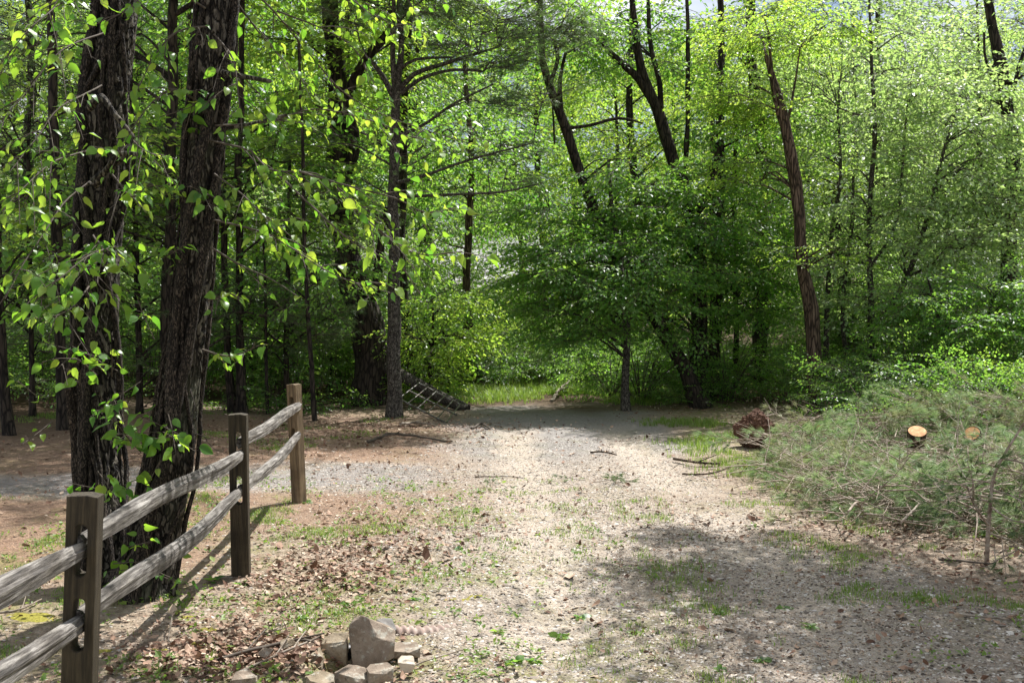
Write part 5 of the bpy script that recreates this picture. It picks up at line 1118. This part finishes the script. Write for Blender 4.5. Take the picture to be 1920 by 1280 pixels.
stick('dark stick in the lower right corner shade', [(1760, 1050), (1800, 1056, .01), (1860, 1062, .01), (1866, 1050, .04)], .008, .004, 'twig', 12, (.8,))
stick('pale twig left of the middle of the drive', [(870, 1020), (905, 1014, .005), (935, 1024)], .004, .002, 'stick', 13)
stick('bare twig in the drive above the weeds', [(890, 895), (940, 894, .01), (985, 893)], .007, .003, 'twig', 14)
stick('crooked dark branch on the needles left of the drive', [(690, 835), (735, 822, .04), (790, 828, .02), (850, 832)], .018, .010, 'twig', 15, (.2, .5))
stick('short pale broken branch in front of the leaning gate', [(750, 803, .02), (780, 796, .03), (800, 800, .03), (818, 799)], .02, .012, 'stick', 16, (.4,))
stick('small dark branch bit at the left rim of the drive', [(886, 806), (905, 802, .03), (920, 807)], .018, .010, 'twig', 17)
stick('bleached curved root at the right side of the clearing', [(1035, 752, .0), (1052, 742, .12), (1075, 732, .22)], .03, .018, 'stick', 18, (.4,))

# ------------------------------------------------------------------ log and leaning gate
lg = MB(); pl = cat_rom(np.array([P(700, 675, 17.3), P(752, 703, 16.9), P(815, 738, 16.6), P(876, 768, 16.3)]), .05)
lg.tube(pl, np.linspace(.10, .085, len(pl)), 14, .5, 0, .2, seed=4)
e = empty('fallen_log', pl[-1], 'fallen log slanting down to the drive behind the metal gate', 'log')
lg.build('trunk', [M['bark_gray']], e, pl[-1], smooth=True)
M['metal'] = plain_mat('metal', [(.06, .035, .022), (.12, .11, .10), (.30, .30, .30)], 18, .5, .2, metal=.5)
c00, c10, c01, c11 = P(748, 748, 15.6), P(840, 794, 14.7), P(787, 719, 16.25), P(866, 760, 15.75)
gt = empty('metal_gate', c10, 'small rusty metal pipe gate lying tilted against the fallen log', 'gate')
def bil(u, v): return (c00 * (1 - u) + c10 * u) * (1 - v) + (c01 * (1 - u) + c11 * u) * v
for v in (0, .5, 1):
    bb = MB(); bb.tube(np.array([bil(u, v) for u in np.linspace(-.02, 1.03, 12)]), np.full(12, .014), 10); bb.build('rail', [M['metal']], gt, c10, smooth=True)
for i, u in enumerate((.0, .2, .4, .6, .8, .97)):
    bb = MB(); bb.tube(np.array([bil(u, v) + np.array([0, -.012, .012]) for v in np.linspace(-.02, 1.02, 8)]), np.full(8, .009), 8); bb.build('bar', [M['metal']], gt, c10, smooth=True)

# ------------------------------------------------------------------ brush pile
BX = [(1380, 850), (1400, 905), (1500, 965), (1590, 1005), (1700, 1015), (1820, 1040), (1920, 1062)]
def brush_inside(px, py):
    lo = np.interp(px, [b_[0] for b_ in BX], [b_[1] for b_ in BX]); return py < lo
PB = []
def bough_mb(seed, Ln=1.5, ns=18, dense=1.0, bend=.25, arch=.05):
    r = np.random.default_rng(seed); t = np.linspace(0, 1, 14)[:, None]
    ax = np.hstack([t * Ln, bend * Ln * (t ** 2) * r.uniform(-1, 1), arch * Ln * np.sin(t * 2.6) * r.uniform(.5, 1.4)]); ax = wig(ax, .02, seed, 2)
    s = MB(); s.tube(ax, np.linspace(.011, .003, 14), 6, .5, 0, .2); f = MB(); pos = []; dr = []
    for k in range(ns):
        q = .25 + .75 * (k + 1) / ns; i = min(12, int(q * 13)); p_ = ax[i]; d = ax[i + 1] - ax[i]; d /= np.linalg.norm(d)
        a = r.choice([-1, 1]) * r.uniform(.4, 1.1); dd = np.array([d[0] * math.cos(a) - d[1] * math.sin(a), d[0] * math.sin(a) + d[1] * math.cos(a), r.normal(.06, .16)])
        l = r.uniform(.05, .3) * (1.1 - .6 * q); e = p_ + dd * l; s.tube(np.array([p_, (p_ + e) / 2 + [0, 0, .02], e]), [.004, .003, .002], 4, .5, 0, cap=False)
        pos.append(e - dd * .05); dr.append(dd)
    place(f, T_PINEN, np.array(pos), rand_frames(r, np.array(dr), .4, .75), r, .12)
    return s, f
M['stick_dead'] = plain_mat('stick_dead', [(.10, .065, .045), (.28, .22, .17), (.5, .45, .38)], 20, .8, .2)
for k in range(6):
    s, f = bough_mb(500 + k, 1.5 if k % 2 else 1.1, 13)
    e = empty('pine_bough', (0, 0, 0), 'cut pine bough with drying grey green needles in the brush pile', 'pine bough', 'cut pine boughs of the brush pile')
    s.build('stem', [M['stick_dead']], e); f.build('needles', [M['needle_cut' if k not in (2, 5) else 'needle_dry'], M['stick_dead']], e); PB.append(e)
r = np.random.default_rng(91); cnt = 0
bl = []
while len(bl) < 150:
    px = r.uniform(1440, 2160); py = r.uniform(790, 1062)
    if not brush_inside(px, py + 22): continue
    x, y = G(px, py); tx = (x - .5) / y * F + 960
    if not brush_inside(tx, py + 10) or tx < 1365: continue
    if r.uniform() > float(sstep(.36, .56, fbm(np.array([x * 1.6]), np.array([y * 1.6]), 0, 2, 97)[0])) + .12: continue
    if r.uniform() > min(1, (7 / y) ** 1.0 + .25): continue
    bl.append((x, y))
for i, (x, y) in enumerate(bl):
    src = PB[i % 6]
    o = src if i < 6 else copy_tree(src, (0, 0, 0), 0, 1, None)
    depth = min(1, (x - (1.9 + .02 * y)) / 1.5)
    mnd = .34 * math.exp(-((y - 11.9) / .8) ** 2) * float(sstep(2.5, 3.2, x) * sstep(5.2, 4.2, x)) + .34 * float(sstep(4.3, 5.2, x) * sstep(8.3, 9.5, y)) + .35 * float(sstep(2.9, 3.4, x) * sstep(8.2, 7.2, y))
    h = r.uniform(.01, .07) + mnd * r.uniform(.1, 1)
    if 8.6 < y < 12 and 1600 < x / y * F + 960 < 2100: h *= .2
    for _t in range(12):
        hd = r.normal(math.pi + .25, 1.3); Lb = 1.6 if i % 6 % 2 else 1.2; ok = True
        for fq in (.5, 1.0):
            ex, ey = x + math.cos(hd) * Lb * fq, y + math.sin(hd) * Lb * fq; epx = ex / ey * F + 960; epy = 560 + CH * F / ey
            if 1370 < epx < 1465 and ey > 10.6: ok = False
            if (1665 < epx < 1775 or 1775 < epx < 1860) and 9.3 < ey < 10.9: ok = ok and r.uniform() < .12
            if epx < 1385 + (fq < 1) * 20 or not brush_inside(epx, epy + 12) or ey > 12.9: ok = False
        if ok: break
    if not ok: hd = 0.0
    o.location = (x, y, float(gz(x, y)) + h); o.rotation_euler = (r.normal(0, .2), r.normal(0, .06) - .15 * h, hd)
    o.scale = (1, 1, 1)
# bare sticks in the pile
r = np.random.default_rng(17)
bs_ = [((1395, 815), (1500, 860)), ((1560, 882), (1650, 828)), ((1650, 826), (1760, 826)), ((1690, 1000), (1760, 965)), ((1590, 985), (1620, 960)), ((1745, 965), (1830, 985)),
       ((1800, 850), (1925, 820)), ((1780, 870), (1925, 850)), ((1820, 905), (1925, 870)), ((1560, 835), (1640, 835)), ((1640, 940), (1740, 912)), ((1500, 800), (1600, 770)), ((1850, 800), (1925, 775)), ((1700, 855), (1800, 868))]
BL = ['grey stick at the left tip of the brush pile below the root ball', 'long pale arched stick left of the upright sawn log', 'grey stick touching the top of the upright sawn log', 'low stick at the front rim of the brush pile left of the small pine',
 'short stick poking out at the front left rim of the brush pile', 'bowed pale stick at the front rim beside the small pine', 'stick slanting up to the right edge below the pale log end', 'middle of the three sticks stacked at the right edge of the brush', 'lowest of the three sticks stacked at the right edge of the brush',
 'short level stick next to the tiny sawn branch end', 'thin stick rising through the middle of the green needles', 'bent stick on the back rim of the brush pile under the brown trunk', 'uppermost stick of the brush pile at the right edge', 'dark stick between the two large sawn log ends']
for i, (a_, c_) in enumerate(bs_):
    (xa, ya), (xb, yb) = G(a_[0], a_[1] + 25), G(c_[0], c_[1] + 25); za = float(gz(xa, ya)) + r.uniform(.1, .22); zb = float(gz(xb, yb)) + r.uniform(.1, .25)
    mx_, my_ = (xa + xb) / 2, (ya + yb) / 2
    stick(BL[i], [(xa, ya, za), (mx_, my_, (za + zb) / 2 + .06), (xb, yb, zb)], .010, .005, 'stick_dead', 600 + i, (.3, .55, .8), name='bare_stick', group='bare sticks of the brush pile', ground=False)
bb = MB()     # fine tangle of dead twigs
for k in range(900):
    px = r.uniform(1430, 2000); py = r.uniform(780, 1000)
    if not brush_inside(px, py + 20): continue
    x, y = G(px, py + 20); z = float(gz(x, y)) + r.uniform(.05, .30); d = r.normal(size=3) * np.array([1, 1, .3]); d /= np.linalg.norm(d); l = r.uniform(.15, .7)
    bb.tube(wig(np.array([x, y, z]) + d * l * np.linspace(0, 1, 7)[:, None], .03, k, 3), np.linspace(r.uniform(.003, .007), .0018, 7), 4, .5, 0, cap=False)
tag(bb.build('twig_tangle', [M['stick_dead']], smooth=True), 'tangle of thin dead twigs all through the brush pile', 'twigs', None, 'stuff')

# cut logs
def cut_log(label, px, py, d, rad, ln, dirv, seed):
    c0 = P(px, py, d); dv = np.array(dirv, float); dv /= np.linalg.norm(dv); t = np.linspace(0, 1, 12)[:, None]
    ax = c0 - dv * ln * t; b = MB(); b.tube(ax, np.full(12, rad), 24, .5, 0, .10, cap=False, seed=seed)
    e = empty('cut_log', c0 - dv * ln, label, 'log', 'sawn logs in the brush pile'); b.build('bark', [M['bark_brown']], e, c0 - dv * ln, smooth=True)
    u = np.cross(dv, [0, 0, 1]); u /= np.linalg.norm(u); v = np.cross(u, dv); f = MB(); r_ = MB(); n = 24; an = np.arange(n) * 2 * np.pi / n
    rings = [c0 + dv * .001 + rad * q * .93 * (np.cos(an)[:, None] * u + np.sin(an)[:, None] * v) for q in (1, .66, .33, .02)]
    idx = np.arange(4 * n).reshape(4, n); f.add(np.array(rings), np.stack([idx[:-1], np.roll(idx[:-1], -1, 1), np.roll(idx[1:], -1, 1), idx[1:]], -1).reshape(-1, 4))
    f.build('cut_face', [M['cutwood']], e, c0)
    e.children[-1].location = tuple(dv * ln)
M['cutwood'] = plain_mat('cutwood', [(.30, .12, .04), (.50, .25, .10), (.64, .40, .20)], 22, .75, .2)
cut_log('short upright sawn log with a round orange face in the brush pile', 1720, 808, 10.7, .092, .42, (-.10, -.50, .86), 1)
cut_log('pale orange log end showing through needles at the right', 1822, 812, 10.7, .082, .5, (-.5, -.55, .62), 2)
cut_log('tiny sawn branch end with orange face left in the brush pile', 1532, 800, 11.0, .036, .4, (-.2, -1, .1), 3)
# uprooted root ball
r = np.random.default_rng(8); b = MB(); cx, cy = G(1418, 842); cz = float(gz(cx, cy)) + .2
bm = bmesh.new(); bmesh.ops.create_icosphere(bm, subdivisions=5, radius=1)
for v in bm.verts:
    c_ = v.co; k = float(fbm(np.array([c_.x * 1.5 + 4]), np.array([c_.y * 1.5]), np.array([c_.z * 1.5]), 5, 5)[0]); k2 = float(fbm(np.array([c_.x * 9]), np.array([c_.y * 9]), np.array([c_.z * 9]), 3, 6)[0]); v.co = c_ * (.45 + k * .9 + k2 * .35)
me = bpy.data.meshes.new('soil'); bm.to_mesh(me); bm.free()
M['rootsoil'] = plain_mat('rootsoil', [(.035, .018, .012), (.10, .05, .032), (.2, .11, .075)], 16, .95, 1.0); me.materials.append(M['rootsoil'])
e = empty('root_ball', (cx, cy, float(gz(cx, cy))), 'reddish brown uprooted root ball at the left end of the brush pile', 'root ball')
o = bpy.data.objects.new('soil', me); C.objects.link(o); o.parent = e; o.location = (0, 0, .17); o.scale = (.20, .17, .21)
for k in range(60):
    d = r.normal(size=3); d[1] -= .4; d /= np.linalg.norm(d); s = np.array([0, 0, .17]) + d * np.array([.15, .13, .16]); l = r.uniform(.05, .18)
    b.tube(wig(s + d * l * np.linspace(0, 1, 6)[:, None], .03, k, 4), np.linspace(.006, .0015, 6), 4, cap=False)
b.build('roots', [M['bark_brown']], e, smooth=True)

# young dying pine at the right edge
def small_pine(label, trunk, brs, seed, mt='needle_cut', lp=.35):
    r = np.random.default_rng(seed); p = cat_rom(np.array([P(*q) for q in trunk]), .04); s = MB(); f = MB(); bs0 = p[0].copy()
    s.tube(wig(p, .01, seed), np.linspace(.015, .006, len(p)), 8, .5, 0, .2); pos = []; dr = []
    for br in brs:
        q = cat_rom(np.array([P(*z) for z in br]), .05); s.tube(wig(q, .012, seed + 3), np.linspace(.008, .003, len(q)), 5)
        for i in range(len(q) // 3, len(q) - 1):
            d = q[i + 1] - q[i]; d /= np.linalg.norm(d); d = d + r.normal(0, .5, 3); pos.append(q[i]); dr.append(d)
    place(f, T_PINEN, np.array(pos), rand_frames(r, np.array(dr), .4, .6), r, .1)
    e = empty('young_pine', bs0, label, 'pine', None); s.build('trunk', [M['stick_dead']], e, bs0, smooth=True); f.build('needles', [M[mt], M['stick_dead']], e, bs0)
small_pine('small upright pine with drooping branches at the right edge of the brush', [(1850, 1056, 6.85), (1852, 980, 6.85), (1862, 900, 6.85), (1885, 850, 6.8), (1935, 770, 6.7)],
     [[(1852, 985, 6.85), (1830, 950, 6.7), (1815, 910, 6.6)], [(1856, 950, 6.85), (1900, 975, 6.6), (1960, 985, 6.5)], [(1862, 920, 6.85), (1900, 930, 6.6), (1950, 960, 6.4)], [(1865, 905, 6.85), (1830, 900, 6.9), (1790, 890, 7)],
      [(1880, 860, 6.8), (1920, 870, 6.6), (1960, 920, 6.5)], [(1856, 940, 6.85), (1800, 930, 6.9), (1760, 940, 7)], [(1853, 1000, 6.85), (1890, 1010, 6.7), (1930, 1030, 6.6)]], 4, 'needle')

# needle tufts fallen on the drive, weeds
r = np.random.default_rng(33)
def tuft(label, spots, sc, seed):
    r = np.random.default_rng(seed); f = MB(); pos = []; dr = []
    for px, py in spots:
        x, y = G(px, py); pos.append((x, y, float(gz(x, y)) + .03)); a = r.uniform(0, 6.28); dr.append((math.cos(a), math.sin(a), .1))
    place(f, T_PINEN, np.array(pos), rand_frames(r, np.array(dr), .3, sc), r, .1); o = f.build('pine_twig', [M['needle'], M['twig']], None, pos[0]); o.location = pos[0]
    tag(o, label, 'pine twig', 'green pine twigs fallen on the drive')
tuft('green pine twig lying across the middle of the drive', [(1098, 906), (1112, 910), (1135, 914), (1150, 912), (1175, 910), (1192, 912)], .45, 1)
tuft('faint pine twig on the drive left of the bigger one', [(920, 918), (932, 920), (945, 920)], .35, 2)
def weed(label, px, py, n, lf, seed, up=.5):
    r = np.random.default_rng(seed); x, y = G(px, py); z = float(gz(x, y)); a = np.arange(n) * 2.4 + r.uniform(0, 6); d = np.stack([np.cos(a), np.sin(a), r.uniform(.1, up, n)], 1)
    b = MB(); pos = np.array([x, y, z]) + d * lf * .25; leaves_add(b, pos, d, np.tile([0, 0, 1.], (n, 1)) + r.normal(0, .3, (n, 3)), lf * r.uniform(.6, 1.1, n) * np.ones(n), r, 0, .6)
    for k in range(n): b.tube(np.array([[x, y, z], pos[k]]), [.002, .0015], 3, .5, 1, cap=False)
    o = b.build('weed', [M['leaf_shrub'], M['twig']], None, (x, y, z), smooth=True); o.location = (x, y, z); tag(o, label, 'weed', 'small weeds in the gravel')
for i, (px, py, n, lf, lb) in enumerate(((1050, 1188, 6, .06, 'broad leaved weed on the drive right of the clay pipe'), (935, 1190, 7, .045, 'weed just below the end of the clay pipe'), (1002, 1240, 9, .05, 'tallest weed at the bottom centre'), (965, 1252, 9, .045, 'low weed at the bottom left of the tallest one'),
     (1470, 1140, 6, .045, 'small upright weed on the shaded right part of the drive'), (1518, 1178, 7, .05, 'spreading weed near the bottom right shade'), (1350, 1156, 6, .04, 'lone weed left of the bottom right shade'), (1090, 1158, 5, .045, 'tiny weed in the bare gravel'), (860, 1040, 7, .045, 'weed beside the brown leaf patch'),
     (1430, 1245, 10, .05, 'weed clump in the dark spot at the bottom'), (1350, 1262, 8, .04, 'bright weed at the bottom edge'), (565, 1170, 8, .04, 'weed above the rock heap to the left'), (655, 1140, 7, .045, 'weed behind the largest rock'), (780, 1130, 9, .04, 'weed cluster above the clay pipe'), (730, 1085, 8, .045, 'weed below the brown leaf patch'), (455, 1105, 6, .05, 'weed at the foot of the middle post'), (400, 1100, 7, .06, 'tall weed in the fence shadow'), (572, 945, 6, .07, 'grassy weed at the foot of the end post'), (1855, 1010, 12, .05, 'bright weed under the small upright pine'))):
    weed(lb, px, py, n, lf, i + 50, .9 if 'tall' in lb else .5)
